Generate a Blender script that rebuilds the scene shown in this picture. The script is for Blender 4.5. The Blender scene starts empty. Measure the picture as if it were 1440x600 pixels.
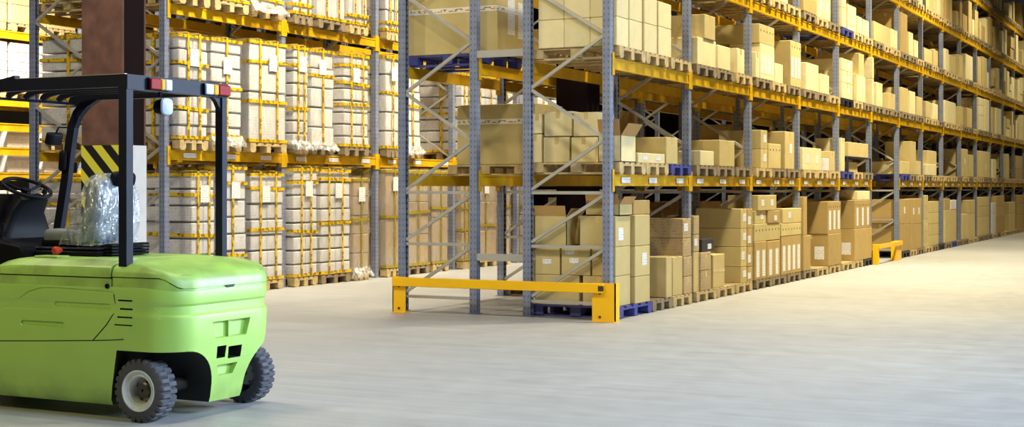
import bpy, bmesh, math, random
from mathutils import Vector, Matrix
random.seed(7)
SC = bpy.context.scene
COL = SC.collection
# ------------------------------------------------------------------ camera
F = 2000.0; VPX = 1725.0; HY = 264.0; H = 1.59
TH = math.atan((VPX - 720) / F); S_, C_ = math.sin(TH), math.cos(TH)
cam = bpy.data.cameras.new('camera'); co = bpy.data.objects.new('camera', cam); COL.objects.link(co)
co.location = (0, 0, H); co.rotation_euler = (math.pi / 2, 0, TH)
cam.sensor_fit = 'HORIZONTAL'; cam.sensor_width = 36; cam.lens = 36 * F / 1440
cam.shift_y = (HY - 300) / 1440.0
cam.clip_end = 300
SC.camera = co

def ray(px, py):
    a = (px - 720) / F
    return (-S_ + a * C_, C_ + a * S_, (HY - py) / F)
def onX(px, py, X):
    r = ray(px, py); t = X / r[0]; return Vector((X, r[1] * t, H + r[2] * t))
def onY(px, py, Y):
    r = ray(px, py); t = Y / r[1]; return Vector((r[0] * t, Y, H + r[2] * t))

# ------------------------------------------------------------------ materials
def new_mat(name):
    m = bpy.data.materials.new(name); m.use_nodes = True
    nt = m.node_tree; b = nt.nodes['Principled BSDF']; return m, nt, b
def N(nt, t, **kw):
    n = nt.nodes.new(t)
    for k, v in kw.items(): setattr(n, k, v)
    return n
def mathn(nt, op, a, b=None, clamp=False):
    n = nt.nodes.new('ShaderNodeMath'); n.operation = op; n.use_clamp = clamp
    for i, v in enumerate((a, b)):
        if v is None: continue
        if isinstance(v, (int, float)): n.inputs[i].default_value = v
        else: nt.links.new(v, n.inputs[i])
    return n.outputs[0]
def mixc(nt, fac, a, b):
    n = nt.nodes.new('ShaderNodeMix'); n.data_type = 'RGBA'
    def put(sock, v):
        if isinstance(v, (tuple, list)): sock.default_value = (*v[:3], 1)
        elif isinstance(v, (int, float)): sock.default_value = v
        else: nt.links.new(v, sock)
    put(n.inputs[0], fac); put(n.inputs[6], a); put(n.inputs[7], b)
    return n.outputs[2]
def ramp(nt, v, lo, hi):
    n = nt.nodes.new('ShaderNodeMapRange'); nt.links.new(v, n.inputs[0])
    n.inputs[1].default_value = lo; n.inputs[2].default_value = hi
    return n.outputs[0]
def noise(nt, vec, scale, detail=3.0, rough=.5):
    n = nt.nodes.new('ShaderNodeTexNoise'); n.inputs['Scale'].default_value = scale
    n.inputs['Detail'].default_value = detail; n.inputs['Roughness'].default_value = rough
    if vec is not None: nt.links.new(vec, n.inputs['Vector'])
    return n.outputs[0]
def ocoord(nt, scale=None):
    o = nt.nodes.new('ShaderNodeTexCoord').outputs['Object']
    if scale is None: return o
    m = nt.nodes.new('ShaderNodeMapping'); m.inputs['Scale'].default_value = scale
    nt.links.new(o, m.inputs['Vector']); return m.outputs[0]
def bump(nt, b, h, strength, dist=.01):
    n = nt.nodes.new('ShaderNodeBump'); n.inputs['Strength'].default_value = strength
    n.inputs['Distance'].default_value = dist
    nt.links.new(h, n.inputs['Height']); nt.links.new(n.outputs[0], b.inputs['Normal'])

def simple(name, c, rough=.5, metal=0.0, var=.08, nscale=6.0, c2=None, spec=None, coat=0.0, bumps=0):
    m, nt, b = new_mat(name)
    oc = ocoord(nt); n = noise(nt, oc, nscale)
    f = ramp(nt, n, .3, .7)
    a = c; d = c2 if c2 else tuple(x * (1 - var * 2) for x in c)
    nt.links.new(mixc(nt, f, a, d), b.inputs['Base Color'])
    b.inputs['Roughness'].default_value = rough; b.inputs['Metallic'].default_value = metal
    if spec is not None: b.inputs['Specular IOR Level'].default_value = spec
    if coat: b.inputs['Coat Weight'].default_value = coat; b.inputs['Coat Roughness'].default_value = .12
    if bumps: bump(nt, b, noise(nt, oc, nscale * 4), bumps)
    return m
def srgb(r, g, b):
    def f(x):
        x /= 255.0
        return x / 12.92 if x <= .04045 else ((x + .055) / 1.055) ** 2.4
    return (f(r), f(g), f(b))

def card_mat(name, c, printed=False, rnd=.14, ink=.42):
    m, nt, b = new_mat(name)
    oc = ocoord(nt)
    info = nt.nodes.new('ShaderNodeObjectInfo')
    f = ramp(nt, noise(nt, oc, 5, 4), .3, .75)
    col = mixc(nt, mathn(nt, 'MULTIPLY', f, .45), c, tuple(x * .74 for x in c))
    hsv = nt.nodes.new('ShaderNodeHueSaturation')
    nt.links.new(col, hsv.inputs['Color'])
    v = mathn(nt, 'ADD', mathn(nt, 'MULTIPLY', info.outputs['Random'], rnd), 1 - rnd / 2)
    nt.links.new(v, hsv.inputs['Value'])
    out = hsv.outputs[0]
    if printed:
        sx = N(nt, 'ShaderNodeSeparateXYZ'); nt.links.new(oc, sx.inputs[0])
        rows = mathn(nt, 'FRACT', mathn(nt, 'MULTIPLY', sx.outputs[2], 24))
        rowm = mathn(nt, 'LESS_THAN', rows, .45)
        big = noise(nt, ocoord(nt, (22, 22, 9)), 1.0, 1)
        blk = noise(nt, ocoord(nt, (70, 70, 16)), 1.0, 0)
        mask = mathn(nt, 'MULTIPLY', rowm, mathn(nt, 'MULTIPLY', mathn(nt, 'GREATER_THAN', blk, .5), mathn(nt, 'GREATER_THAN', big, .5)))
        out = mixc(nt, mathn(nt, 'MULTIPLY', mask, ink), out, (.12, .09, .05))
    nt.links.new(out, b.inputs['Base Color'])
    b.inputs['Roughness'].default_value = .75
    b.inputs['Specular IOR Level'].default_value = .25
    bump(nt, b, noise(nt, oc, 7, 2), .25, .02)
    return m

M = {}
M['tan'] = card_mat('tan cardboard', srgb(198, 177, 120))
M['cream'] = card_mat('pale cardboard', srgb(224, 208, 158))
M['brown'] = card_mat('brown cardboard', srgb(178, 149, 92))
M['printed'] = card_mat('printed cardboard', srgb(184, 158, 116), printed=True)
M['white'] = card_mat('white carton board', srgb(214, 209, 205), printed=True, rnd=.12, ink=.3)
M['kraft'] = card_mat('kraft carton board', srgb(176, 150, 112), rnd=.1)
M['blackbox'] = simple('black carton board', (.02, .018, .03), .45)
M['inside'] = card_mat('carton inside', srgb(178, 140, 84))
M['tape'] = simple('clear brown packing tape', srgb(214, 184, 128), .25, var=.06)
M['wood'] = simple('pale pallet wood', srgb(200, 174, 122), .8, var=.2, nscale=9)
M['greywood'] = simple('weathered pallet wood', srgb(142, 124, 96), .85, var=.18, nscale=9)
M['bluepaint'] = simple('blue painted pallet wood', (.055, .06, .30), .6, var=.25, nscale=9, c2=(.035, .04, .16))
M['blackplastic'] = simple('black pallet plastic', (.02, .02, .03), .5)
M['beam'] = simple('yellow beam paint', srgb(218, 172, 16), .42, var=.06, c2=srgb(196, 148, 12))
M['guard'] = simple('yellow guard paint', srgb(252, 190, 6), .38, var=.03, nscale=4)
M['brace'] = simple('galvanised steel', srgb(196, 190, 178), .38, .35, var=.08)
M['bolt'] = simple('dark bolt steel', (.08, .07, .06), .4, .6)

def post_mat():
    m, nt, b = new_mat('blue grey perforated upright steel')
    oc = ocoord(nt); sx = N(nt, 'ShaderNodeSeparateXYZ'); nt.links.new(oc, sx.inputs[0])
    fz = mathn(nt, 'ABSOLUTE', mathn(nt, 'SUBTRACT', mathn(nt, 'FRACT', mathn(nt, 'MULTIPLY', sx.outputs[2], 14.0)), .5))
    def near(sock, val, tol):
        return mathn(nt, 'LESS_THAN', mathn(nt, 'ABSOLUTE', mathn(nt, 'SUBTRACT', mathn(nt, 'ABSOLUTE', sock), val)), tol)
    hole = mathn(nt, 'MULTIPLY', mathn(nt, 'LESS_THAN', fz, .2), mathn(nt, 'ADD', near(sx.outputs[0], .026, .006), near(sx.outputs[1], .026, .006), clamp=True))
    n = ramp(nt, noise(nt, oc, 5), .3, .7)
    base = mixc(nt, n, srgb(140, 146, 166), srgb(120, 128, 152))
    nt.links.new(mixc(nt, mathn(nt, 'MULTIPLY', hole, .7), base, (.03, .03, .045)), b.inputs['Base Color'])
    b.inputs['Roughness'].default_value = .4; b.inputs['Metallic'].default_value = .15
    return m
M['post'] = post_mat()

def strap_mat():
    m, nt, b = new_mat('yellow marked tape')
    oc = ocoord(nt)
    f = mathn(nt, 'GREATER_THAN', noise(nt, oc, 16, 2), .56)
    nt.links.new(mixc(nt, mathn(nt, 'MULTIPLY', f, .75), srgb(214, 174, 28), srgb(92, 68, 10)), b.inputs['Base Color'])
    b.inputs['Roughness'].default_value = .3
    return m
M['strap'] = strap_mat()
M['olive'] = simple('olive yellow tape', srgb(168, 146, 44), .3, var=.2, nscale=14)
def paper_mat():
    m, nt, b = new_mat('printed white label paper')
    oc = ocoord(nt); sx = N(nt, 'ShaderNodeSeparateXYZ'); nt.links.new(oc, sx.inputs[0])
    rows = mathn(nt, 'LESS_THAN', mathn(nt, 'FRACT', mathn(nt, 'MULTIPLY', sx.outputs[2], 30)), .35)
    blk = mathn(nt, 'GREATER_THAN', noise(nt, ocoord(nt, (60, 60, 20)), 1.0, 0), .52)
    nt.links.new(mixc(nt, mathn(nt, 'MULTIPLY', mathn(nt, 'MULTIPLY', rows, blk), .45), srgb(226, 224, 220), (.12, .12, .14)), b.inputs['Base Color'])
    b.inputs['Roughness'].default_value = .45
    return m
M['paper'] = paper_mat()
def printtape_mat():
    m, nt, b = new_mat('white printed parcel tape')
    oc = ocoord(nt)
    sx = N(nt, 'ShaderNodeSeparateXYZ'); nt.links.new(oc, sx.inputs[0])
    band = mathn(nt, 'LESS_THAN', mathn(nt, 'ABSOLUTE', sx.outputs[2]), .018)
    blk = mathn(nt, 'GREATER_THAN', noise(nt, ocoord(nt, (24, 24, 40)), 1.0, 0), .56)
    red = mathn(nt, 'GREATER_THAN', noise(nt, ocoord(nt, (6, 6, 2)), 1.0, 0), .6)
    ink = mixc(nt, red, (.16, .12, .10), srgb(200, 70, 40))
    nt.links.new(mixc(nt, mathn(nt, 'MULTIPLY', mathn(nt, 'MULTIPLY', band, blk), .8), srgb(232, 220, 196), ink), b.inputs['Base Color'])
    b.inputs['Roughness'].default_value = .3
    return m
M['printtape'] = printtape_mat()
def film_mat(name, amt, tint=(1, 1, 1), sc=7):
    m, nt, b = new_mat(name)
    oc = ocoord(nt)
    tr = N(nt, 'ShaderNodeBsdfTransparent'); gl = N(nt, 'ShaderNodeBsdfGlossy'); df = N(nt, 'ShaderNodeBsdfDiffuse')
    gl.inputs['Roughness'].default_value = .16; gl.inputs['Color'].default_value = (.95, .95, .95, 1)
    df.inputs['Color'].default_value = (*[.85 * t for t in tint], 1)
    tr.inputs['Color'].default_value = (.97, .97, .97, 1)
    bp = N(nt, 'ShaderNodeBump'); bp.inputs['Strength'].default_value = 1.0; bp.inputs['Distance'].default_value = .05
    nt.links.new(noise(nt, ocoord(nt, (sc, sc, sc * .35)), 1.0, 3, .6), bp.inputs['Height'])
    nt.links.new(bp.outputs[0], gl.inputs['Normal']); nt.links.new(bp.outputs[0], df.inputs['Normal'])
    m1 = N(nt, 'ShaderNodeMixShader'); m1.inputs[0].default_value = .55
    nt.links.new(df.outputs[0], m1.inputs[1]); nt.links.new(gl.outputs[0], m1.inputs[2])
    m2 = N(nt, 'ShaderNodeMixShader')
    fac = mathn(nt, 'MULTIPLY', ramp(nt, noise(nt, ocoord(nt, (sc * .8, sc * .8, sc * .4)), 1.0, 3, .65), .35, .7), amt, clamp=True)
    nt.links.new(mathn(nt, 'ADD', fac, amt * .15), m2.inputs[0])
    nt.links.new(tr.outputs[0], m2.inputs[1]); nt.links.new(m1.outputs[0], m2.inputs[2])
    nt.links.new(m2.outputs[0], nt.nodes['Material Output'].inputs['Surface'])
    return m
M['film'] = film_mat('clear stretch film', .22)
M['filmk'] = film_mat('glossy stretch film', .42)
M['rag'] = film_mat('crumpled white film', 1.0, sc=12)
M['bubble'] = film_mat('clear bubble wrap', .62, (.78, .87, 1.0), sc=22)

# forklift paints
def green_mat():
    m, nt, b = new_mat('lime green forklift paint')
    oc = ocoord(nt)
    f = ramp(nt, noise(nt, oc, 2.2, 4), .35, .7)
    col = mixc(nt, mathn(nt, 'MULTIPLY', f, .5), srgb(160, 198, 86), srgb(146, 188, 86))
    chips = mathn(nt, 'GREATER_THAN', noise(nt, oc, 38, 2, .4), .745)
    col = mixc(nt, mathn(nt, 'MULTIPLY', chips, .5), col, srgb(190, 210, 200))
    sx = N(nt, 'ShaderNodeSeparateXYZ'); nt.links.new(oc, sx.inputs[0])
    dirt = mathn(nt, 'MULTIPLY', ramp(nt, sx.outputs[2], .34, .12), ramp(nt, noise(nt, oc, 6, 4), .35, .65))
    col = mixc(nt, mathn(nt, 'MULTIPLY', dirt, .45), col, srgb(104, 118, 60))
    nt.links.new(col, b.inputs['Base Color'])
    b.inputs['Roughness'].default_value = .5; b.inputs['Coat Weight'].default_value = .5; b.inputs['Coat Roughness'].default_value = .42
    return m
M['green'] = green_mat()
M['gap'] = simple('dark panel gap', (.012, .014, .012), .6)
M['navy'] = simple('dark navy guard paint', (.005, .006, .02), .5, var=.1, spec=.22)
M['black'] = simple('black moulded plastic', (.006, .006, .009), .5, var=.1, spec=.1)
M['vinyl'] = simple('grey seat vinyl', (.16, .17, .19), .45, var=.1)
M['rubber'] = simple('worn black tyre rubber', (.045, .045, .055), .75, var=.2, c2=(.075, .075, .085))
M['rim'] = simple('worn white wheel rim', srgb(206, 210, 208), .5, var=.3, nscale=9, c2=srgb(170, 174, 172))
M['red'] = simple('red lens', (.30, .01, .012), .45, var=.05, spec=.12)
M['amber'] = simple('amber lens', (.75, .38, .02), .45, var=.05, spec=.12)
M['clear'] = simple('clear ribbed lens', (.55, .62, .8), .45, var=.05)
M['redknob'] = simple('red knob plastic', srgb(190, 60, 36), .3)

def floor_mat():
    m, nt, b = new_mat('polished grey concrete')
    tc = nt.nodes.new('ShaderNodeTexCoord').outputs['Object']
    n1 = ramp(nt, noise(nt, tc, .25, 2, .5), .3, .7)
    mp = N(nt, 'ShaderNodeMapping'); mp.inputs['Rotation'].default_value = (0, 0, math.radians(32)); mp.inputs['Scale'].default_value = (.55, 9, 1)
    nt.links.new(tc, mp.inputs['Vector'])
    n2 = ramp(nt, noise(nt, mp.outputs[0], 1.0, 5, .65), .35, .7)
    n3 = ramp(nt, noise(nt, tc, 3.2, 6, .65), .35, .7)
    c = mixc(nt, n1, srgb(170, 169, 167), srgb(156, 155, 153))
    c = mixc(nt, mathn(nt, 'MULTIPLY', n2, .6), c, srgb(138, 136, 133))
    c = mixc(nt, mathn(nt, 'MULTIPLY', n3, .18), c, srgb(192, 190, 186))
    nt.links.new(c, b.inputs['Base Color'])
    nt.links.new(mathn(nt, 'ADD', mathn(nt, 'MULTIPLY', n3, .14), .42), b.inputs['Roughness'])
    b.inputs['Specular IOR Level'].default_value = .3
    bump(nt, b, noise(nt, tc, 9, 4), .08, .004)
    return m
M['floor'] = floor_mat()
M['wallm'] = simple('dim grey wall cladding', (.10, .085, .06), .8)
def hazard_mat():
    m, nt, b = new_mat('yellow and black hazard stripes')
    sx = N(nt, 'ShaderNodeSeparateXYZ'); nt.links.new(ocoord(nt), sx.inputs[0])
    t = mathn(nt, 'FRACT', mathn(nt, 'MULTIPLY', mathn(nt, 'ADD', sx.outputs[0], sx.outputs[2]), 3.3))
    nt.links.new(mixc(nt, mathn(nt, 'LESS_THAN', t, .5), srgb(206, 196, 62), (.012, .012, .012)), b.inputs['Base Color'])
    b.inputs['Roughness'].default_value = .4
    return m
M['hazard'] = hazard_mat()
M['column'] = simple('rusty brown column paint', srgb(112, 78, 66), .55, var=.2, nscale=5, c2=srgb(86, 58, 52))
M['whitepaint'] = simple('white painted sheath', srgb(226, 230, 238), .5, var=.04)

# ------------------------------------------------------------------ mesh helpers
class MB:
    def __init__(s): s.v = []; s.f = []; s.mi = []
    def box(s, x0, x1, y0, y1, z0, z1, m=0):
        b = len(s.v)
        s.v += [(x0, y0, z0), (x1, y0, z0), (x1, y1, z0), (x0, y1, z0), (x0, y0, z1), (x1, y0, z1), (x1, y1, z1), (x0, y1, z1)]
        for q in ((0, 3, 2, 1), (4, 5, 6, 7), (0, 1, 5, 4), (1, 2, 6, 5), (2, 3, 7, 6), (3, 0, 4, 7)):
            s.f.append(tuple(b + i for i in q)); s.mi.append(m)
        return s
    def prism(s, pts, axis, a0, a1, m=0):
        """closed polygon pts (2-D) extruded along axis 'x','y','z'"""
        b = len(s.v); n = len(pts)
        def mk(p, a):
            if axis == 'x': return (a, p[0], p[1])
            if axis == 'y': return (p[0], a, p[1])
            return (p[0], p[1], a)
        s.v += [mk(p, a0) for p in pts] + [mk(p, a1) for p in pts]
        s.f.append(tuple(b + i for i in range(n))[::-1]); s.mi.append(m)
        s.f.append(tuple(b + n + i for i in range(n))); s.mi.append(m)
        for i in range(n):
            j = (i + 1) % n
            s.f.append((b + i, b + j, b + n + j, b + n + i)); s.mi.append(m)
        return s
    def tube(s, pts, r, n=8, m=0, rr=None, square=False, closed=False):
        pts = [Vector(p) for p in pts]; b0 = len(s.v); L = len(pts)
        up = Vector((0, 0, 1))
        prev = None
        for i, p in enumerate(pts):
            if closed: d = pts[(i + 1) % L] - pts[i - 1]
            else: d = pts[min(i + 1, L - 1)] - pts[max(i - 1, 0)]
            d.normalize()
            if prev is None:
                a = up if abs(d.dot(up)) < .9 else Vector((0, 1, 0))
                u = d.cross(a).normalized()
            else:
                u = (prev - d * prev.dot(d)).normalized()
            prev = u; w = d.cross(u).normalized()
            rad = rr[i] if rr else r
            for k in range(n):
                t = 2 * math.pi * (k + (.5 if square else 0)) / n
                q = rad * (1.4142 if square else 1)
                s.v.append(tuple(p + u * (q * math.cos(t)) + w * (q * math.sin(t))))
        for i in range(L if closed else L - 1):
            i2 = (i + 1) % L
            for k in range(n):
                k2 = (k + 1) % n
                s.f.append((b0 + i * n + k, b0 + i * n + k2, b0 + i2 * n + k2, b0 + i2 * n + k)); s.mi.append(m)
        if not closed:
            s.f.append(tuple(b0 + k for k in range(n))[::-1]); s.mi.append(m)
            s.f.append(tuple(b0 + (L - 1) * n + k for k in range(n))); s.mi.append(m)
        return s
    def rings(s, rings, m=0, cap=True, capm=None):
        b = len(s.v); n = len(rings[0])
        for r in rings: s.v += [tuple(p) for p in r]
        for i in range(len(rings) - 1):
            for k in range(n):
                k2 = (k + 1) % n
                s.f.append((b + i * n + k, b + i * n + k2, b + (i + 1) * n + k2, b + (i + 1) * n + k)); s.mi.append(m)
        if cap:
            s.f.append(tuple(b + k for k in range(n))[::-1]); s.mi.append(m if capm is None else capm)
            s.f.append(tuple(b + (len(rings) - 1) * n + k for k in range(n))); s.mi.append(m if capm is None else capm)
        return s
    def mesh(s, name, mats, loc=(0, 0, 0), bevel=0, smooth=None, seg=1, normals=True):
        me = bpy.data.meshes.new(name)
        lx, ly, lz = loc
        me.from_pydata([(x - lx, y - ly, z - lz) for x, y, z in s.v], [], s.f)
        if not isinstance(mats, (list, tuple)): mats = [mats]
        for k in mats: me.materials.append(M[k] if isinstance(k, str) else k)
        for p, i in zip(me.polygons, s.mi): p.material_index = i
        bm = bmesh.new(); bm.from_mesh(me)
        if normals: bmesh.ops.recalc_face_normals(bm, faces=bm.faces)
        if bevel: bmesh.ops.bevel(bm, geom=[e for e in bm.edges], offset=bevel, segments=seg, affect='EDGES', profile=.5)
        bm.to_mesh(me); bm.free()
        if smooth is not None:
            for p in me.polygons: p.use_smooth = True
            me.set_sharp_from_angle(angle=math.radians(smooth))
        return me
    def build(s, name, mats, parent=None, loc=None, bevel=0, smooth=None, seg=1, normals=True):
        """parent: Empty/obj whose world location is parent['_w'] (no rotations)"""
        if loc is None:
            xs = [v[0] for v in s.v]; ys = [v[1] for v in s.v]; zs = [v[2] for v in s.v]
            loc = ((min(xs) + max(xs)) / 2, (min(ys) + max(ys)) / 2, min(zs))
        me = s.mesh(name, mats, loc, bevel, smooth, seg, normals)
        return link(name, me, loc, parent)
W = {}
def link(name, me, loc, parent=None):
    o = bpy.data.objects.new(name, me); COL.objects.link(o)
    W[o.name] = Vector(loc)
    if parent is not None:
        o.parent = parent; o.location = Vector(loc) - W[parent.name]
    else: o.location = loc
    return o
def tag(o, label, cat, group=None, kind=None):
    o['label'] = label; o['category'] = cat
    if group: o['group'] = group
    if kind: o['kind'] = kind
    return o
def empty(name, loc, parent=None):
    o = link(name, None, loc, parent); o.empty_display_size = .1; return o
def copy_to(src, parent, loc):
    c = src.copy(); COL.objects.link(c); W[c.name] = Vector(loc)
    if parent is not None:
        c.parent = parent; c.matrix_parent_inverse = Matrix(); c.location = Vector(loc) - W[parent.name]
    else: c.location = loc
    return c

ORD = ['', 'first', 'second', 'third', 'fourth', 'fifth', 'sixth', 'seventh', 'eighth', 'ninth', 'tenth', 'eleventh', 'twelfth', 'thirteenth',
       'fourteenth', 'fifteenth', 'sixteenth', 'seventeenth', 'eighteenth', 'nineteenth', 'twentieth'] + ['twenty-' + x for x in
       ('first', 'second', 'third', 'fourth', 'fifth', 'sixth', 'seventh', 'eighth', 'ninth')] + ['thirtieth'] + ['thirty-' + x for x in
       ('first', 'second', 'third', 'fourth', 'fifth', 'sixth', 'seventh', 'eighth', 'ninth')] + ['fortieth'] + ['forty-' + x for x in
       ('first', 'second', 'third', 'fourth', 'fifth', 'sixth', 'seventh', 'eighth', 'ninth')] + ['fiftieth'] + ['fifty-' + x for x in
       ('first', 'second', 'third', 'fourth', 'fifth', 'sixth', 'seventh', 'eighth', 'ninth')]

# ------------------------------------------------------------------ setting
def struct(o): o['kind'] = 'structure'; return o
b = MB(); b.box(-32, 9, -4, 92, -.2, 0)
struct(b.build('floor', 'floor', loc=(0, 0, 0)))
b = MB(); b.box(-32, 9, 92, 92.3, 0, 12); struct(b.build('wall_back', 'wallm'))
b = MB(); b.box(-32.3, -32, -4, 92, 0, 12); struct(b.build('wall_left', 'wallm'))

# steel column with hazard sheath
c0 = onY(172, 300, 13.5); cl = onY(115, 300, 13.5); cr = onX(205, 300, c0.x)
M['columnshade'] = simple('shade-darkened brown column paint', (.012, .006, .008), .9, spec=.1)  # column brown taken down to near black, shade put into the colour
fl_ = .03; xw = c0.x - .16
colm = MB().box(cl.x, c0.x, c0.y, c0.y + fl_, 0, 12).box(cl.x, c0.x, cr.y - fl_, cr.y, 0, 12).box(cl.x + .14, xw, c0.y + fl_ - .001, cr.y - fl_ + .001, 0, 12).build('column', 'column', loc=((cl.x + c0.x) / 2, (c0.y + cr.y) / 2, 0))
tag(colm, 'brown steel building column with a striped base, standing behind the green forklift', 'column', kind='structure')
ztop = onY(150, 204, 13.5).z
t = .012
MB().box(cl.x, c0.x, c0.y - t, c0.y - .001, 0, ztop).build('hazard_plate', 'hazard', colm)
MB().box(xw + .001, xw + .006, c0.y + fl_, cr.y - fl_, 0, 12).build('web', 'columnshade', colm)
MB().box(c0.x - .012, c0.x - .001, c0.y + fl_ + .001, cr.y - fl_ - .001, ztop, 12).build('shade_plate', 'columnshade', colm)  # dark sheet added across the open recess to stand for its shade
MB().box(c0.x + .001, c0.x + t, c0.y - t, cr.y, 0, ztop).build('white_plate', 'whitepaint', colm)
COLX = -8.12
cb = onX(808, 200, COLX)
colm2 = MB().box(COLX - .24, COLX + .24, cb.y - .1, cb.y + .34, 0, 12).build('column', 'columnshade', bevel=.012)  # shadow of the rack gap is in this coat's colour
tag(colm2, 'shade-darkened brown steel column standing in the gap between the two tall racks', 'column', kind='structure')

# ------------------------------------------------------------------ racks
BAY = 2.8; Y0 = 15.85
LV = [0, 1.756, 3.165, 4.52, 5.87, 7.2]
BH = .142
def upright_meshes(depth, top):
    """post and brace meshes relative to the frame centre line; front post at +depth/2"""
    w = .05; t = .012
    def cprof(s):   # opening faces the frame's inside
        return [(s * w, -w), (s * w, w), (-s * w, w), (-s * w, w - .03), (-s * (w - t), w - .03), (-s * (w - t), w - t), (s * (w - t), w - t),
                (s * (w - t), -w + t), (-s * (w - t), -w + t), (-s * (w - t), -w + .03), (-s * w, -w + .03), (-s * w, -w)]
    res = {}
    for s, k in ((1, 'f'), (-1, 'r')):
        m = MB().prism(cprof(s), 'z', 0.006, top)
        m.box(-.075, .075, -.065, .065, 0, .008)
        res[k] = m.mesh('post', 'post')
    a = depth / 2 - .05
    br = []
    def bar(x0, z0, x1, z1):
        m = MB().tube([(x0, 0, z0), (x1, 0, z1)], .019, 4, square=True); return m.mesh('brace', 'brace')
    for z in (.19, .87, 1.53): br.append(('cross_brace', bar(-a, z, a, z)))
    br.append(('diagonal_brace', bar(-a, .25, a, .84))); br.append(('diagonal_brace', bar(-a, .92, a, 1.5)))
    z = 1.57; s = -1
    while z + .63 < top:
        br.append(('diagonal_brace', bar(s * a, z, -s * a, z + .6))); z += .63; s = -s
    res['b'] = br
    return res
def rack(name, label, xc, depth, n0, n1, levels, top, skip=(), front_sign=1, plates=(), group=None, y0=Y0, every_plate=True):
    """upright frames every BAY, load beams at the levels; front beams face +X"""
    root = empty(name, (xc, y0 + n0 * BAY, 0)); tag(root, label, 'rack', group)
    um = upright_meshes(depth, top)
    for n in range(n0, n1 + 1):
        y = y0 + n * BAY
        fr = empty('upright_frame', (xc, y, 0), root)
        link('post', um['f'], (xc + depth / 2, y, 0), fr)
        link('post', um['r'], (xc - depth / 2, y, 0), fr)
        for nm, me in um['b']:
            o = link(nm, me, (xc, y, 0), fr)
    # beam: box section with an end connector plate hooked on each post
    def beam_mesh(side):
        m = MB(); L = BAY
        m.box(-.022, .022, .062, L - .062, -BH, 0)
        m.box(.022, .030, .07, L - .07, -BH, -BH + .022); m.box(.022, .030, .07, L - .07, -.022, 0)
        for yy in (.052, L - .062): m.box(-.03, .034, yy, yy + .010, -BH - .07, .06)
        for yy in (.0, L - .07): m.box(.030, .036, yy, yy + .07, -BH - .07, .06)
        return m.mesh('beam', 'beam')
    mf = beam_mesh(1); mr = mf.copy()
    mr.transform(Matrix.Diagonal((-1, 1, 1, 1))); mr.flip_normals()
    pl = MB().box(-.001, .001, -.14, .14, -.036, .036).mesh('label_plate', 'paper')
    for li, z in enumerate(levels):
        for n in range(n0, n1):
            if (li, n) in skip: continue
            y = y0 + n * BAY
            o = link('front_beam', mf, (xc + depth / 2 + .027, y, z), root)
            if li in plates:
                for q in (.45, 1.4, 2.35) if li == 0 else ():
                    link('label_plate', pl, (xc + depth / 2 + .027 + .033, y + q + random.uniform(-.06, .06), z - .072), o)
            link('rear_beam', mr, (xc - depth / 2 - .027, y, z), root)
    return root
NB = 15
skipR = {(0, 5)}
R1 = rack('pallet_rack', 'long grey and yellow pallet rack full of cartons along the wide aisle', -7.205, 1.07, 0, NB, LV[1:], 8.6, skipR, plates=(0,))
R2 = rack('pallet_rack', 'pallet rack standing back to back behind the wide aisle one', -9.015, 1.05, 0, NB - 3, LV[1:4], 8.6, {(0, 5)})
# row spacers tie the two racks
for z in (.72, 3.27):
    m = MB().box(-8.49 + .052, -7.74 - .052, Y0 - .045, Y0 - .02, z - .045, z + .045)
    m.build('row_spacer', 'brace', R1)
LL = [2.13, 4.22]
R3 = rack('pallet_rack', 'rack behind the forklift holding white cartons bound with yellow tape', -14.035, 1.07, 0, 9, LL, 6.6, plates=(0,))
R4 = rack('pallet_rack', 'rack backing onto the white carton rack, seen beside the brown column', -15.455, 1.07, 0, 5, LL, 6.6)
R5 = rack('pallet_rack', 'farthest rack with close yellow shelves, seen past the steering wheel', -19.6, 1.0, -1, 4, [1.86, 2.3, 2.72, 3.16, 4.34], 6.6, y0=Y0 + 1.45)

# ------------------------------------------------------------------ pallets
def pallet_mesh(mat, wy, dx):
    m = MB(); hx, hy = dx / 2, wy / 2
    n = 5; bw = wy * .145
    for i in range(n):   # deck boards run along X
        y = -hy + bw / 2 + i * (wy - bw) / (n - 1)
        m.box(-hx, hx, y - bw / 2, y + bw / 2, .122, .144)
    for x in (-hx + .07, 0, hx - .07): m.box(x - .07, x + .07, -hy, hy, .1, .122)
    for x in (-hx + .07, 0, hx - .07):
        for y in (-hy + .07, 0, hy - .07): m.box(x - .07, x + .07, y - .05 - (.02 if y else 0), y + .05 + (.02 if y else 0), .022, .1)
    for y in (-hy + .07, 0, hy - .07): m.box(-hx, hx, y - .05, y + .05, 0, .022)
    return m.mesh('pallet', mat)
PM = {}
PCOL = {'wood': 'pale wooden', 'greywood': 'weathered wooden', 'bluepaint': 'blue painted', 'blackplastic': 'black'}
LEVELNAME = ['on the floor', 'on lowest shelf', 'on second shelf', 'on third shelf', 'on fourth shelf', 'on top shelf']
def pallet(mat, xc, yc, z, label, group, wy=.8, dx=1.16):
    k = (mat, round(wy, 2), round(dx, 2))
    if k not in PM: PM[k] = pallet_mesh(mat, k[1], k[2])
    o = link('pallet', PM[k], (xc, yc, z + .003), None)
    tag(o, label, 'pallet', group); return o

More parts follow.
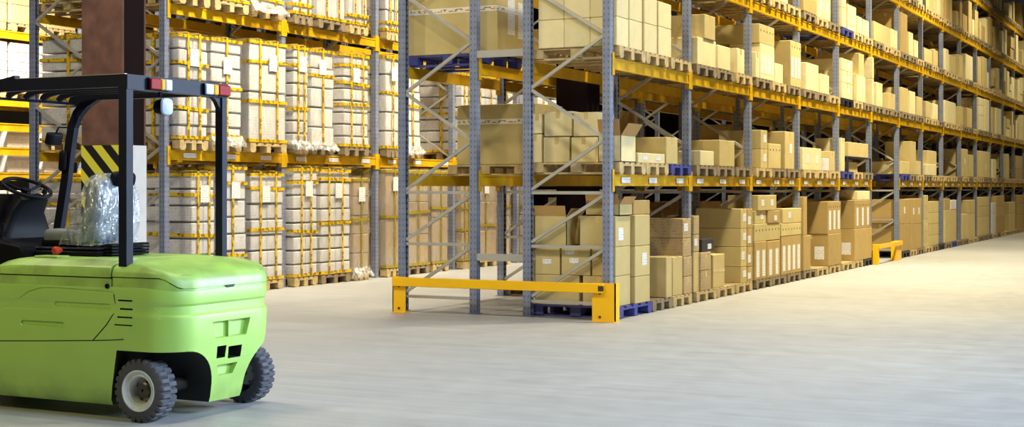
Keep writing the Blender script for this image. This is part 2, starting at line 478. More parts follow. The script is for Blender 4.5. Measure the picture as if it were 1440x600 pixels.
# ------------------------------------------------------------------ cartons
def shade(m): return {'tan': 'tan', 'cream': 'pale', 'brown': 'brown', 'printed': 'printed', 'blackbox': 'black', 'white': 'white', 'kraft': 'brown'}[m]
def carton(x0, x1, y0, y1, z0, z1, mat='tan', label='', group=None, labels=0, tape=True, flaps=False, band=False, low=False, name='cardboard_carton', dots=False, sidelabel=False, lab_h=None):
    loc = ((x0 + x1) / 2, (y0 + y1) / 2, z0)
    m = MB()
    if flaps:
        t = .008
        m.box(x0, x1, y0, y1, z0, z0 + .01); m.box(x0, x0 + t, y0, y1, z0, z1); m.box(x1 - t, x1, y0, y1, z0, z1)
        m.box(x0, x1, y0, y0 + t, z0, z1); m.box(x0, x1, y1 - t, y1, z0, z1)
        o = m.build(name, mat, None, loc)
        hgt = min(.13 if z1 < 1.6 else .2, (y1 - y0) * .5)
        f = MB(); f.prism([(y0, z1), (y0 + .006, z1), (y0 + .006 - hgt * .25, z1 + hgt), (y0 - hgt * .25, z1 + hgt)], 'x', x0 + .01, x1 - .01)
        f.build('flap', 'inside', o)
        f = MB(); f.prism([(x1 - .006, z1), (x1, z1), (x1 + hgt * .5, z1 + hgt * .75), (x1 + hgt * .5 - .006, z1 + hgt * .75)], 'y', y0 + .01, y1 - .01)
        # extrude for 'y' uses (x,z)
        f.build('flap', 'inside', o)
    else:
        m.box(x0, x1, y0, y1, z0, z1)
        o = m.build(name, mat, None, loc, bevel=0 if low else .007)
    if tape and not low and not flaps and mat != 'blackbox':
        w = .028; ym = (y0 + y1) / 2; e = .0012; xm = (x0 + x1) / 2
        tp = MB()
        dz = min(.09, (z1 - z0) * .35)
        if (x1 - x0) >= (y1 - y0):
            tp.box(x1 + .0002, x1 + e, ym - w, ym + w, z1 - dz, z1 + e); tp.box(x0 + .01, x1 + e, ym - w, ym + w, z1 + .0002, z1 + e)
        else:
            tp.box(xm - w, xm + w, y0 - e, y0 - .0002, z1 - dz, z1 + e); tp.box(xm - w, xm + w, y0 - e, y1 - .01, z1 + .0002, z1 + e)
        tp.build('packing_tape', 'tape', o)
    if labels:
        wy = (y1 - y0); hz = (z1 - z0)
        lw = min(.16, wy * (.62 if labels == 1 else .7 / labels)); lh = lab_h if lab_h else min(.16, hz * .42)
        for i in range(labels):
            yc = y0 + wy * (i + .5) / labels if labels > 1 else y0 + wy * random.choice((.35, .62))
            zc = z0 + hz * (.5 if labels > 1 else random.choice((.4, .55)))
            if labels > 1 and lab_h: zc = z0 + hz * .42
            MB().box(x1 + .0006, x1 + .0022, yc - lw / 2, yc + lw / 2, zc - lh / 2, zc + lh / 2).build('shipping_label', 'paper', o)
    if sidelabel:
        MB().box(x1 - .26, x1 - .08, y0 - .0022, y0 - .0006, z0 + .12, z0 + .36).build('shipping_label', 'paper', o)
    if dots:
        wy = (y1 - y0); k = max(2, int(wy / .16))
        for i in range(k):
            yc = y0 + wy * (i + .5) / k
            g = MB().tube([(x1 - .004, yc, z1 - .1), (x1 + .0015, yc, z1 - .1)], .018, 10)
            g.build('hand_hole', 'gap', o)
    if band:
        e = .002; zc = z0 + (z1 - z0) * .5
        MB().box(x0 - e, x1 + e, y0 - e, y1 + e, zc - .02, zc + .02).build('tape_band', 'tape', o)
    o['label'] = label; o['category'] = 'carton'
    if group: o['group'] = group
    return o

PLACED = {}
CORD = {}
XF = -6.565
def posts_near(y): return [Y0 + n * BAY for n in range(0, NB + 1) if abs(Y0 + n * BAY - y) < 3]
def fit(y0, y1):
    for p in posts_near((y0 + y1) / 2):
        a, b_ = p - .062, p + .062
        if y0 < b_ and y1 > a:
            if (a - y0) >= (y1 - b_): y1 = min(y1, a)
            else: y0 = max(y0, b_)
    return y0, y1
STACKN = {}
def stack(level, p0, p1, tops, mat='tan', depth=.62, xf=None, mats=None, nx=1, opts=None, gap=.004, where='', y01=None, zt=None, rackkey='main'):
    """one column of cartons: p0,p1 = pixel range of its aisle face, tops = pixel heights of the carton tops, lowest carton first"""
    xf = XF + random.uniform(-.025, .015) if xf is None else xf
    if y01: ya, yb = y01
    else:
        ya = onX(p0, 264, xf).y; yb = onX(p1, 264, xf).y
    ya, yb = fit(ya + .003, yb - .003)
    key = (rackkey, level)
    pl = PLACED.setdefault(key, [])
    x0 = xf - depth
    # neighbours: trim small overlaps
    for (bx0, bx1, by0, by1, bz0, bz1) in pl:
        ov = min(yb, by1) - max(ya, by0)
        if 0 < ov < max(.09, .28 * (yb - ya)) and bx1 > x0 and bx0 < xf:
            if by0 < ya: ya = by1 + .004
            else: yb = by0 - .004
    if yb - ya < .06: return []
    base = LV[level] + .149
    for (bx0, bx1, by0, by1, bz0, bz1) in pl:
        if min(yb, by1) - max(ya, by0) > 0 and min(xf, bx1) - max(x0, bx0) > 0: base = max(base, bz1 + .003)
    STACKN[key] = STACKN.get(key, 0) + 1
    k = STACKN[key]
    z = base; made = []
    zc = []
    for i, tpx in enumerate(tops):
        zz = zt[i] if zt else onX(p0, tpx, xf).z
        zc.append(zz)
    n = len(zc)
    for i, zz in enumerate(zc):
        if level < 5: zz = min(zz, LV[level + 1] - .225)
        if zz - z < .05: continue
        opt = dict((opts or {}).get(i, {}))
        mt = mats[i] if mats else mat
        fb = n - 1 - i
        pos = 'only carton' if n == 1 else ('topmost carton' if fb == 0 else ('bottom carton' if i == 0 else ORD[fb + 1] + ' carton down'))
        for q in range(nx):
            a1 = xf - depth * q / nx - (.004 if q else 0); a0 = xf - depth * (q + 1) / nx
            desc = shade(mt) if mt != 'blackbox' else 'black printed'
            if opt.get('flaps'): desc += ' open'
            if opt.get('labels', 0) > 1: desc += ' labelled'
            row = '' if nx == 1 else (', aisle side' if q == 0 else ', %s row in' % ORD[q + 1])
            lab = '%s %s%s of column %s' % (desc, pos, row, ORD[k] + ' from guard ' + LEVELNAME[level])
            lab = lab.replace('of column ' + ORD[k], 'of the ' + ORD[k] + ' column')
            if rackkey == 'back': lab = '%s %s of the %s column in the rear rack %s' % (desc, pos, ORD[k], LEVELNAME[level])
            o2 = dict(opt)
            if q: o2['labels'] = 0
            carton(a0, a1, ya, yb, z, zz - gap, mt, lab, 'cartons ' + LEVELNAME[level] + (' of the rear rack' if rackkey == 'back' else ''), **o2)
        pl.append((x0, xf, ya, yb, z, zz - gap))
        z = zz
    return [ya, yb]

L1 = dict(labels=1)
# ---- floor level
A = dict(depth=1.02, nx=3, xf=-6.56)
YA_ = 15.925; yA1 = onX(891, 264, -6.56).y - .004
def end_box(p0, p1, yt, yb, label, **kw):
    a = onY(p0, 264, YA_).x + .003; c = min(onY(p1, 264, YA_).x - .003, -6.56)
    z0 = .149 if yb is None else onY(800, yb, YA_).z + .003
    z1 = onY(800, yt, YA_).z
    o = carton(a, c, YA_, yA1, z0, z1, kw.pop('mat', 'tan'), label, 'cartons inside the end frame on the floor', **kw)
    PLACED.setdefault(('main', 0), []).append((a, c, YA_, yA1, z0, z1))
    return o, a, c, z0, z1
def end_label(t, fx, fz):
    o, a, c, z0, z1 = t; x = a + (c - a) * fx; z = z0 + (z1 - z0) * fz
    MB().box(x - .06, x + .06, YA_ - .0022, YA_ - .0006, z - .03, z + .03).build('shipping_label', 'paper', o)
end_box(752, 814, 387, None, 'tan bottom carton at the left on the blue pallet inside the end frame')
end_box(819, 866, 387, None, 'tan bottom carton at the aisle corner on the blue pallet inside the end frame')
e1 = end_box(752, 787, 346, 387, 'tan middle layer carton nearest the row spacer on the blue pallet'); end_label(e1, .5, .45)
e2 = end_box(789, 830, 346, 387, 'tan middle layer carton with two labels on the blue pallet'); end_label(e2, .3, .8); end_label(e2, .45, .5)
end_box(832, 866, 346, 387, 'tan middle layer carton at the aisle corner of the blue pallet')
end_box(751, 797, 304, 346, 'open tan carton with raised flaps on the blue pallet inside the end frame', flaps=True)
end_box(815, 866, 303, 346, 'tan upper carton with a white label at the aisle corner of the blue pallet', labels=1)
STACKN[('main', 0)] = 1
stack(0, 893, 914, [389, 346, 302], 'tan', opts={1: L1}, depth=.4, xf=-6.56)
stack(0, 871, 889, [287], 'tan', depth=.45, opts={0: dict(flaps=True)})
stack(0, 891, 914, [281], 'brown', depth=.45, xf=-6.66)
stack(0, 917, 936, [392, 362], 'printed', opts={0: L1})
stack(0, 937, 945, [361], 'tan')
stack(0, 946, 960, [361], 'tan', depth=.55)
stack(0, 961, 973, [389, 361], 'printed', depth=.55)
stack(0, 957, 972, [335, 307], 'printed', depth=.60, opts={1: L1})
stack(0, 974, 983, [354], 'tan', depth=.5)
stack(0, 984, 1000, [381, 355], 'printed', depth=.5)
stack(0, 972, 985, [330, 303], 'printed', depth=.4, opts={0: L1})
stack(0, 987, 1004, [336], 'blackbox', depth=.3, opts={0: dict(labels=1)})
stack(0, 1003, 1019, [358], 'tan', depth=.4, opts={0: dict(band=True)})
for a, c in ((1042, 1050), (1051, 1059)):
    stack(0, a, c, [375, 347, 321, 293], 'tan' if a < 1050 else 'brown', depth=.72, xf=-6.57, opts={0: L1, 1: L1, 2: L1, 3: L1} )
stack(0, 1061, 1078, [340], 'brown', opts={0: dict(labels=2, lab_h=.42)})
stack(0, 1079, 1097, [339], 'brown', opts={0: dict(labels=2, lab_h=.42)})
stack(0, 1061, 1097, [315], 'tan', opts={0: dict(dots=True)})
stack(0, 1062, 1079, [296], 'tan', opts={0: L1}); stack(0, 1080, 1097, [296], 'brown', opts={0: L1})
stack(0, 1066, 1092, [274], 'tan', opts={0: dict(labels=2)}, depth=.5)
stack(0, 1099, 1127, [332], 'brown', opts={0: dict(labels=4, lab_h=.42)})
stack(0, 1099, 1127, [314], 'tan', opts={0: dict(dots=True)}); stack(0, 1101, 1127, [293], 'tan', opts={0: L1})
stack(0, 1129, 1140, [331], 'brown'); stack(0, 1128, 1135, [276], 'brown', depth=.4)
stack(0, 1165, 1191, [329], 'brown', depth=.66, xf=-6.55, opts={0: dict(sidelabel=True)})
stack(0, 1164, 1191, [283], 'brown', depth=.98, xf=-6.56, opts={0: dict(labels=3, lab_h=.36, dots=True)})
stack(0, 1202, 1226, [322], 'brown', depth=.66, opts={0: dict(sidelabel=True)})
stack(0, 1202, 1224, [281], 'brown', depth=.7, opts={0: dict(labels=3, lab_h=.36, dots=True)})
stack(0, 1206, 1223, [266], 'cream', depth=.5)
# beyond the tunnel
stack(0, 1266, 1280, [315, 280], 'brown', depth=.95, opts={1: L1})
stack(0, 1281, 1296, [315, 279], 'brown', opts={1: dict(labels=2)})
stack(0, 1300, 1305, [340, 325, 308, 290, 274], 'tan')
stack(0, 1306, 1320, [331, 315, 299, 283], 'tan')
stack(0, 1327, 1345, [295], 'tan', depth=.9)
stack(0, 1327, 1336, [279], 'brown'); stack(0, 1337, 1345, [281], 'white')
stack(0, 1350, 1360, [301], 'tan'); stack(0, 1361, 1371, [300, 281], 'tan')
stack(0, 1376, 1391, [305, 290, 277], 'tan')
stack(0, 1393, 1400, [300, 285], 'white'); stack(0, 1401, 1416, [306, 290, 275], 'brown')
stack(0, 1419, 1428, [300, 284], 'tan'); stack(0, 1430, 1440, [302, 286, 274], 'brown')
# ---- lowest shelf
stack(1, 873, 894, [190], 'cream', depth=.3, opts={0: dict(flaps=True)})
stack(1, 897, 935, [214], 'cream', depth=.4, opts={0: dict(labels=2)})
stack(1, 937, 953, [192], 'tan', depth=.75)
stack(1, 985, 1004, [211], 'cream', depth=.5)
stack(1, 1012, 1033, [196], 'tan', depth=.8)
stack(1, 1070, 1079, [209, 182], 'tan', depth=.7, opts={0: L1, 1: L1})
stack(1, 1081, 1098, [201], 'tan', opts={0: dict(dots=True)}, depth=.5)
stack(1, 1104, 1117, [184], 'tan', depth=.75, opts={0: L1})
stack(1, 1125, 1155, [206], 'cream', depth=.6, opts={0: dict(labels=2)})
stack(1, 1158, 1166, [222], 'white', depth=.4)
stack(1, 1167, 1174, [212], 'tan'); stack(1, 1180, 1188, [193], 'cream', depth=.5)
stack(1, 1194, 1206, [227], 'tan', depth=.4, xf=XF - .06)
ca, cbb = fit(onX(1191, 264, XF).y, onX(1223.5, 264, XF).y)
cz = LV[1] + .149; ct = onX(1192, 220, XF).z
cg = empty('wire_cage', (XF - .4, (ca + cbb) / 2, cz)); tag(cg, 'black steel cage on the lowest shelf at the edge of the passage', 'cage')
m = MB().box(XF - .8, XF + .02, ca, cbb, ct - .02, ct); m.build('top_panel', 'blackplastic', cg)
for xx in (XF - .79, XF - .01):
    for yy in (ca, cbb - .03): MB().box(xx, xx + .03, yy, yy + .03, cz, ct - .0205).build('post', 'blackplastic', cg)
MB().box(XF - .79, XF - .775, ca + .03, cbb - .03, cz, ct - .0205).build('back_panel', 'blackplastic', cg)
PLACED[('main', 1)].append((XF - .8, XF + .02, ca, cbb, cz, ct))
stack(1, 1193, 1221, [199], 'tan', depth=.7)
stack(1, 1266, 1279, [226], 'tan', depth=.7)
stack(1, 1281, 1288, [198], 'tan', depth=.6); stack(1, 1289, 1295, [226], 'tan')
stack(1, 1301, 1317, [230], 'cream', depth=.55); stack(1, 1304, 1317, [211], 'tan', depth=.7)
stack(1, 1350, 1361, [208], 'tan', opts={0: L1}); stack(1, 1362, 1369, [217], 'tan')
stack(1, 1374, 1392, [211], 'tan', opts={0: L1}); stack(1, 1394, 1401, [223], 'cream')
stack(1, 1409, 1419, [215], 'tan'); stack(1, 1420, 1438, [236, 217], 'brown')
# ---- second shelf
A2 = dict(depth=1.05, nx=3, xf=-6.58)
for a, c in ((866, 884), (885, 903), (906, 924), (926, 944)):
    stack(2, a, c, [22 + (a - 866) * .24, -22 + (a - 866) * .38], 'cream', opts={0: dict(tape=False), 1: dict(tape=False)}, **(A2 if a == 866 else dict(depth=.36, xf=-6.58)))
stack(2, 981, 1007, [51], 'cream', depth=.66); stack(2, 991, 1006, [19], 'tan', depth=.8)
stack(2, 1009, 1027, [62], 'cream', depth=.5)
stack(2, 1037, 1047, [67], 'cream', depth=.5); stack(2, 1056, 1068, [70], 'cream', depth=.4)
stack(2, 1069, 1089, [60], 'cream', depth=.5, opts={0: dict(labels=4, lab_h=.3)}); stack(2, 1067, 1089, [32], 'tan', depth=1.0, opts={0: dict(dots=True)})
stack(2, 1090, 1101, [88], 'cream', depth=.4)
stack(2, 1112, 1132, [56], 'tan', depth=.7, opts={0: dict(labels=3, lab_h=.36, dots=True)})
stack(2, 1134, 1151, [87], 'cream', depth=.4); stack(2, 1154, 1166, [103], 'cream', depth=.4)
stack(2, 1184, 1199, [115, 98, 81], 'cream', depth=.95, opts={0: L1, 1: L1, 2: L1})
stack(2, 1200, 1204, [102], 'tan'); stack(2, 1205, 1217, [105], 'cream', depth=.5); stack(2, 1208, 1215, [70], 'tan', depth=.8)
stack(2, 1227, 1232, [110, 75], 'cream'); stack(2, 1233, 1241, [115], 'cream')
stack(2, 1250, 1259, [130], 'tan', depth=.8); stack(2, 1265, 1277, [121], 'tan', depth=.7)
stack(2, 1279, 1287, [127], 'cream'); stack(2, 1289, 1297, [135], 'tan')
stack(2, 1300, 1309, [141], 'tan'); stack(2, 1312, 1319, [145], 'cream')
stack(2, 1328, 1344, [140], 'cream', depth=.7); stack(2, 1350, 1358, [149], 'tan'); stack(2, 1360, 1367, [151], 'tan')
stack(2, 1373, 1383, [160, 146, 135], 'cream'); stack(2, 1385, 1391, [138], 'cream'); stack(2, 1395, 1399, [150], 'tan'); stack(2, 1401, 1408, [151], 'cream')
# ---- third shelf
for a, c, tp, mt in ((1060, 1082, -34, 'tan'), (1085, 1108, -22, 'cream'), (1124, 1148, -10, 'brown'), (1150, 1168, -12, 'cream')):
    stack(3, a, c, [tp], mt, depth=.7, opts={0: dict(labels=2) if mt == 'cream' else {}})
stack(3, 1182, 1190, [8, -14], 'cream'); stack(3, 1192, 1204, [5], 'cream'); stack(3, 1206, 1212, [22], 'cream'); stack(3, 1213, 1222, [26], 'cream')
stack(3, 1229, 1252, [29], 'tan', depth=.9); stack(3, 1254, 1262, [40], 'cream'); stack(3, 1263, 1276, [14], 'brown', depth=.7)
stack(3, 1278, 1284, [44], 'cream'); stack(3, 1285, 1291, [55], 'cream')
stack(3, 1299, 1311, [66], 'tan', depth=.5); stack(3, 1313, 1319, [69], 'tan'); stack(3, 1326, 1334, [66], 'cream'); stack(3, 1335, 1344, [76], 'tan')
stack(3, 1349, 1357, [76], 'tan', depth=.7); stack(3, 1358, 1368, [75], 'cream', opts={0: L1})
stack(3, 1373, 1380, [78], 'tan'); stack(3, 1382, 1388, [79], 'tan'); stack(3, 1396, 1409, [121], 'tan')

# ---- procedural fill: fourth and top shelves, far bays
def bayY(n): return Y0 + n * BAY
def fill_bay(level, n, seed, dens=.9, thin=False):
    rr = random.Random(seed)
    y = bayY(n) + .09; end = bayY(n + 1) - .09
    while y < end - .3:
        w = rr.choice((.4, .42, .55, .62, .8)); w = min(w, end - y)
        if rr.random() < dens:
            hmax = (LV[level + 1] - LV[level] - .42) if level < 5 else 1.0
            if level == 0: hmax = 1.35
            tot = rr.uniform(.4, 1.0) * hmax
            k = 1 if tot < .5 else rr.choice((1, 2, 2, 3))
            z0 = LV[level] + .149
            zt = [z0 + tot * (i + 1) / k for i in range(k)]
            stack(level, 0, 0, [0] * k, rr.choice(('tan', 'cream', 'tan', 'brown')), depth=rr.choice((.5, .7, .9)), y01=(y, y + w - .01), zt=zt, opts={0: dict(low=True), 1: dict(low=True), 2: dict(low=True)})
        y += w + rr.choice((.02, .02, .12))
for n in range(5, 11): fill_bay(4, n, 400 + n)
for n in range(9, 13): fill_bay(5, n, 500 + n, .8)
for n in range(10, 12): fill_bay(3, n, 300 + n)
# far end of the aisle: too many and too small to single out
far = MB(); rr = random.Random(5)
for lev in range(0, 6):
    for n in range(11 if lev in (4, 5) else 12, NB):
        if lev == 5 and n < 13: continue
        y = bayY(n) + .09; end = bayY(n + 1) - .09
        if lev in (0, 1, 2): y = max(y, {0: onX(1442, 264, XF).y, 1: onX(1442, 264, XF).y, 2: 0}[lev])
        while y < end - .3:
            w = rr.choice((.4, .55, .8)); w = min(w, end - y)
            hh = rr.uniform(.4, .95); z = LV[lev] + .149; k = rr.choice((1, 2))
            if rr.random() < .85:
                for q in range(k): far.box(XF - .7, XF - rr.uniform(0, .04), y, y + w - .02, z + q * hh / k, z + (q + 1) * hh / k - .004, rr.choice((0, 0, 1, 2)))
            y += w + .03
fo = far.build('distant_carton_stock', ['tan', 'cream', 'brown'])
tag(fo, 'many small cartons stacked at the far end of the long rack', 'cartons', kind='stuff')

# pallets under them
pc = {}
blue = {(0, 0, 0), (1, 0, 2), (1, 4, 0), (3, 4, 0), (1, 6, 0), (0, 8, 1)}
black = {(0, 4, 2), (0, 6, 0), (2, 4, 0), (0, 7, 2)}
farp = MB()
for lev in range(6):
    for n in range(0, NB):
        if lev in (0, 1) and n == 5: continue
        if lev == 3 and n < 1: continue
        if lev == 4 and n < 5: continue
        if lev == 5 and n < 9: continue
        yb = [(.09, .87), (.98, .80), (1.88, .80)]
        if lev == 0 and n == 0: yb = [(.08, 1.1), (1.2, .74), (1.96, .74)]
        for q, (a, w) in enumerate(yb):
            y = bayY(n) + a
            if n >= 12:
                z = LV[lev] + .003
                farp.box(-7.7, XF + .02, y, y + w, z + .1, z + .144)
                for e in (0, w / 2 - .06, w - .12): farp.box(-7.7, XF + .02, y + e, y + e + .12, z, z + .1)
                continue
            rr2 = random.Random(lev * 1000 + n * 10 + q)
            mt = 'bluepaint' if (lev, n, q) in blue else ('blackplastic' if (lev, n, q) in black else rr2.choice(('wood', 'greywood', 'greywood', 'wood')))
            if (lev, n, q) == (2, 0, 2): mt = 'wood'
            k = (lev, ); pc[k] = pc.get(k, 0) + 1
            pallet(mt, (XF + .01 + XF + .01 - 1.16) / 2, y + w / 2, LV[lev], '%s pallet, %s from the yellow guard %s of the long rack' % (PCOL[mt], ORD[pc[k]], LEVELNAME[lev]), 'pallets ' + LEVELNAME[lev] + ' of the long rack', wy=w)
po = farp.build('distant_pallet_stock', ['wood'])
tag(po, 'small pallets under the cartons at the far end of the long rack', 'pallets', kind='stuff')

# ---- rear rack (X -8.49 .. -9.54)
XB = -8.46
def big_carton(p0, p1, Yf, ytop, lev, label, mat='tan', depth=.8, xr=None):
    a = onY(p0, 200, Yf).x; c = onY(p1, 200, Yf).x
    z1 = onY(p0, ytop, Yf).z
    z0 = LV[lev] + .15
    o = carton(a, c, Yf, Yf + depth, z0, z1, mat, label, 'large cartons in the rear rack', tape=False)
    return o, a, c, z0, z1
def ptape(o, a, c, Yf, yb, z):
    e = .0015
    m = MB(); m.box(a, c + e, Yf - e, Yf - .0003, z - .035, z + .035); m.box(c + .0003, c + e, Yf - e, yb, z - .035, z + .035)
    m.build('printed_tape', 'printtape', o, loc=((a + c) / 2, Yf, z))
o, a, c, z0, z1 = big_carton(574, 699, 16.05, -22, 2, 'huge tan carton with printed tape, on the blue pallet above the guard', depth=1.0)
ptape(o, a, c, 16.05, 17.05, onY(600, 17, 16.05).z)
MB().box(c + .0005, c + .002, 16.35, 16.55, z0 + .25, z0 + .8).build('shipping_label', 'paper', o)
MB().box(c + .0005, c + .002, 16.65, 16.85, z0 + .22, z0 + .7).build('shipping_label', 'paper', o)
pallet('bluepaint', -9.0, 16.55, LV[2], 'blue pallet under the huge taped carton above the yellow guard', 'pallets of the rear rack', wy=1.0)
o, a, c, z0, z1 = big_carton(643, 752, 17.1, 148, 1, 'huge tan carton with printed tape, on the lowest shelf behind the end posts', depth=.9)
ptape(o, a, c, 17.1, 18.0, onY(690, 171, 17.1).z)
pallet('wood', -9.0, 17.55, LV[1], 'wooden pallet under the huge tan carton on the rear lowest shelf', 'pallets of the rear rack', wy=.9)
# second front-rack shelf stack seen through the end frame, lowest shelf
def block(Yf, lev, cols, dz, label, mat='cream', depth=.5):
    for i, (p0, p1, yt, yl) in enumerate(cols):
        a = onY(p0, 200, Yf).x; c = onY(p1, 200, Yf).x
        z0 = (onY(p0, yl, Yf).z if yl else LV[lev] + .15)
        carton(a + .003, c - .003, Yf, Yf + depth, z0 + .003, onY(p0, yt, Yf).z, mat, label % ORD[i + 1], 'pale cartons behind the end frame')
block(16.28, 1, [(742, 762, 189, None), (764, 801, 193, None), (803, 838, 193, None), (748, 762, 160, 188), (765, 804, 157, 192), (806, 842, 158, 192)], 0,
      'pale carton, %s of the six inside the end frame on the lowest shelf', depth=.5)
# rear rack filler, mostly in shade behind the long rack
def rear(level, n, a, w, hs, mat='brown', depth=.8, xf=XB):
    y = bayY(n) + a
    z = LV[level] + .149; zt = []
    for h_ in hs: z += h_; zt.append(z)
    stack(level, 0, 0, [0] * len(hs), mat, depth=depth, xf=xf, y01=(y, y + w), zt=zt, rackkey='back')
rear(0, 1, .15, .8, (.55, .5), 'brown'); rear(0, 1, 1.0, .8, (.5, .5, .3), 'tan'); rear(0, 1, 1.9, .75, (.6, .4), 'brown')
rear(0, 2, .1, .8, (.5, .6), 'brown'); rear(0, 2, 1.0, .8, (.6, .6), 'brown'); rear(0, 3, .1, 1.2, (.6, .6), 'brown'); rear(0, 3, 1.5, 1.1, (.7,), 'tan'); rear(0, 4, .1, 1.2, (.6, .5), 'brown')
rear(1, 1, .1, .8, (.35,), 'brown'); rear(1, 1, 1.0, .8, (.3, .25), 'tan'); rear(1, 2, .2, 1.1, (.35,), 'brown'); rear(1, 3, .5, 1.2, (.4,), 'brown'); rear(1, 4, .2, 1.0, (.4,), 'tan')
rear(2, 1, .1, 1.2, (.6,), 'brown'); rear(2, 1, 1.4, 1.2, (.7,), 'brown'); rear(2, 2, .3, 1.6, (.6,), 'brown'); rear(2, 3, .3, 1.8, (.5,), 'tan'); rear(2, 4, .3, 1.8, (.6,), 'brown')
for n in range(1, 5):
    if n != 2: rear(1, n, 1.9 if n != 3 else 1.75, .8, (.5, .4), 'brown')
    rear(2, n, 2.05 if n > 1 else 2.62, .6, (.9,), 'brown')
for n in range(6, 10):
    rear(0, n, .1, 1.2, (.6, .6), 'brown'); rear(0, n, 1.4, 1.25, (.6, .5), 'brown'); rear(1, n, .2, 1.2, (.5,), 'brown'); rear(2, n, .2, 1.6, (.5,), 'brown')
k = 0
for lev in (0, 1, 2):
    for n in range(1, 10):
        if n == 5 and lev < 2: continue
        for a in (.1, 1.0, 1.9):
            k += 1
            if lev == 0 and n > 4 : continue
            pallet('greywood', XB - .01 - .56, bayY(n) + a + .4, LV[lev], 'grey pallet, %s along the rear rack, counted from its near end, %s' % (ORD[(k - 1) % 27 + 1], LEVELNAME[lev]), 'pallets of the rear rack', dx=1.12)

# ------------------------------------------------------------------ taped white stacks on the rack behind the forklift
def wrapped(x1, depth, y0, y1, z0, z1, layers, label, mat='white', ny=2, nx=2, hb=(.3, .62), vb=2, note=True, film=True, rag=False, group=None, split=None):
    root = empty('wrapped_stack', ((x1 - depth / 2), (y0 + y1) / 2, z0)); tag(root, label, 'wrapped stack', group)
    rr = random.Random(hash(label) & 0xffff if False else sum(map(ord, label)))
    g = .005; hz = (z1 - z0) / layers; wy = (y1 - y0) / ny; wx = depth / nx
    base = MB().box(-wx / 2 + g, wx / 2 - g, -wy / 2 + g, wy / 2 - g, 0, hz - (.026 if mat == 'white' else .008)).mesh('carton', mat, bevel=.012)
    for l in range(layers):
        j = rr.uniform(-.012, .012)
        for iy in range(ny):
            for ix in range(nx):
                link('carton', base, (x1 - depth + wx * (ix + .5) + j, y0 + wy * (iy + .5) + rr.uniform(-.004, .004), z0 + l * hz), root)
    e = .016
    def ring(zc, w=.024, tilt=0):
        m = MB(); X0, X1, A, B_ = x1 - depth - e, x1 + e, y0 - e, y1 + e
        tl = .004; b0 = len(m.v)
        out = [(X0, A), (X1, A), (X1, B_), (X0, B_)]; inn = [(X0 + tl, A + tl), (X1 - tl, A + tl), (X1 - tl, B_ - tl), (X0 + tl, B_ - tl)]
        dzs = [-tilt, 0, tilt, 0]
        for poly in (out, inn):
            for zz in (zc - w, zc + w):
                m.v += [(p[0], p[1], zz + d) for p, d in zip(poly, dzs)]
        for i in range(4):
            q = (i + 1) % 4
            for f in ((b0 + i, b0 + q, b0 + 4 + q, b0 + 4 + i), (b0 + 8 + q, b0 + 8 + i, b0 + 12 + i, b0 + 12 + q), (b0 + 4 + i, b0 + 4 + q, b0 + 12 + q, b0 + 12 + i), (b0 + q, b0 + i, b0 + 8 + i, b0 + 8 + q)):
                m.f.append(f); m.mi.append(0)
        m.build('yellow_tape', 'strap' if mat == 'white' else 'olive', root)
    for f in hb: ring(z0 + (z1 - z0) * f, tilt=rr.uniform(-.03, .03))
    ring(z1 - .045); ring(z0 + .035)
    for i in range(vb):
        yc = y0 + (y1 - y0) * ((i + .62) / (vb + .2)) + rr.uniform(-.02, .02)
        m = MB(); w = .022; t1 = e + .002; t2 = e + .006
        m.box(x1 + t1, x1 + t2, yc - w, yc + w, z0 + .01, z1 + t2); m.box(x1 - depth - t2, x1 + t2, yc - w, yc + w, z1 + t1 - .012, z1 + t2)
        m.build('yellow_tape', 'strap' if mat == 'white' else 'olive', root)
    xc = x1 - depth * .45
    m = MB(); m.box(xc - .026, xc + .026, y0 - e - .006, y0 - e - .002, z0 + .01, z1 + .02); m.box(xc - .026, xc + .026, y0 - e - .006, y1, z1 + .008, z1 + .02)
    m.build('yellow_tape', 'strap' if mat == 'white' else 'olive', root)
    if note:
        yc = y0 + (y1 - y0) * rr.uniform(.42, .62); zc = z1 - rr.uniform(.26, .42)
        m = MB(); m.box(x1 + e + .008, x1 + e + .011, yc - .1, yc + .1, zc - .13, zc + .12); m.build('delivery_note', 'paper', root)
    if film:
        m = MB(); q = .010; ns = 6
        R = []
        for i in range(ns + 1):
            z = z0 + .01 + (z1 - z0) * i / ns
            ring_ = []
            for (ax, ay, bx, by) in ((x1 - depth - q, y0 - q, x1 + q, y0 - q), (x1 + q, y0 - q, x1 + q, y1 + q), (x1 + q, y1 + q, x1 - depth - q, y1 + q), (x1 - depth - q, y1 + q, x1 - depth - q, y0 - q)):
                for k in range(4):
                    t_ = k / 4; ring_.append((ax + (bx - ax) * t_, ay + (by - ay) * t_, z))
            R.append(ring_)
        m.rings(R, cap=False); m.build('stretch_film', 'film' if mat == 'white' else 'filmk', root, normals=False)
    if rag:
        m = MB(); n = 22; base_ = []
        R = []
        for lv, (o_, zz) in enumerate(((.02, .07), (.05, .03), (.11, -.03), (.12, -.09))):
            ring_ = []
            for k in range(n * 2):
                t_ = k / (n * 2) * 4; sd = int(t_); u = t_ - sd
                c4 = [(x1 - depth, y0), (x1, y0), (x1, y1), (x1 - depth, y1)]
                p, q_ = c4[sd], c4[(sd + 1) % 4]
                xx = p[0] + (q_[0] - p[0]) * u; yy = p[1] + (q_[1] - p[1]) * u
                dx = (xx - (x1 - depth / 2)) / (depth / 2); dy = (yy - (y0 + y1) / 2) / ((y1 - y0) / 2)
                jj = rr.uniform(.7, 1.0)
                ring_.append((xx + dx * o_ * jj, yy + dy * min(o_, .034) * jj, z0 + zz * (jj if lv > 1 else 1) + rr.uniform(-.02, .02)))
            R.append(ring_)
        m.rings(R, cap=False); m.build('loose_film', 'rag', root, normals=False, smooth=60)
    return root
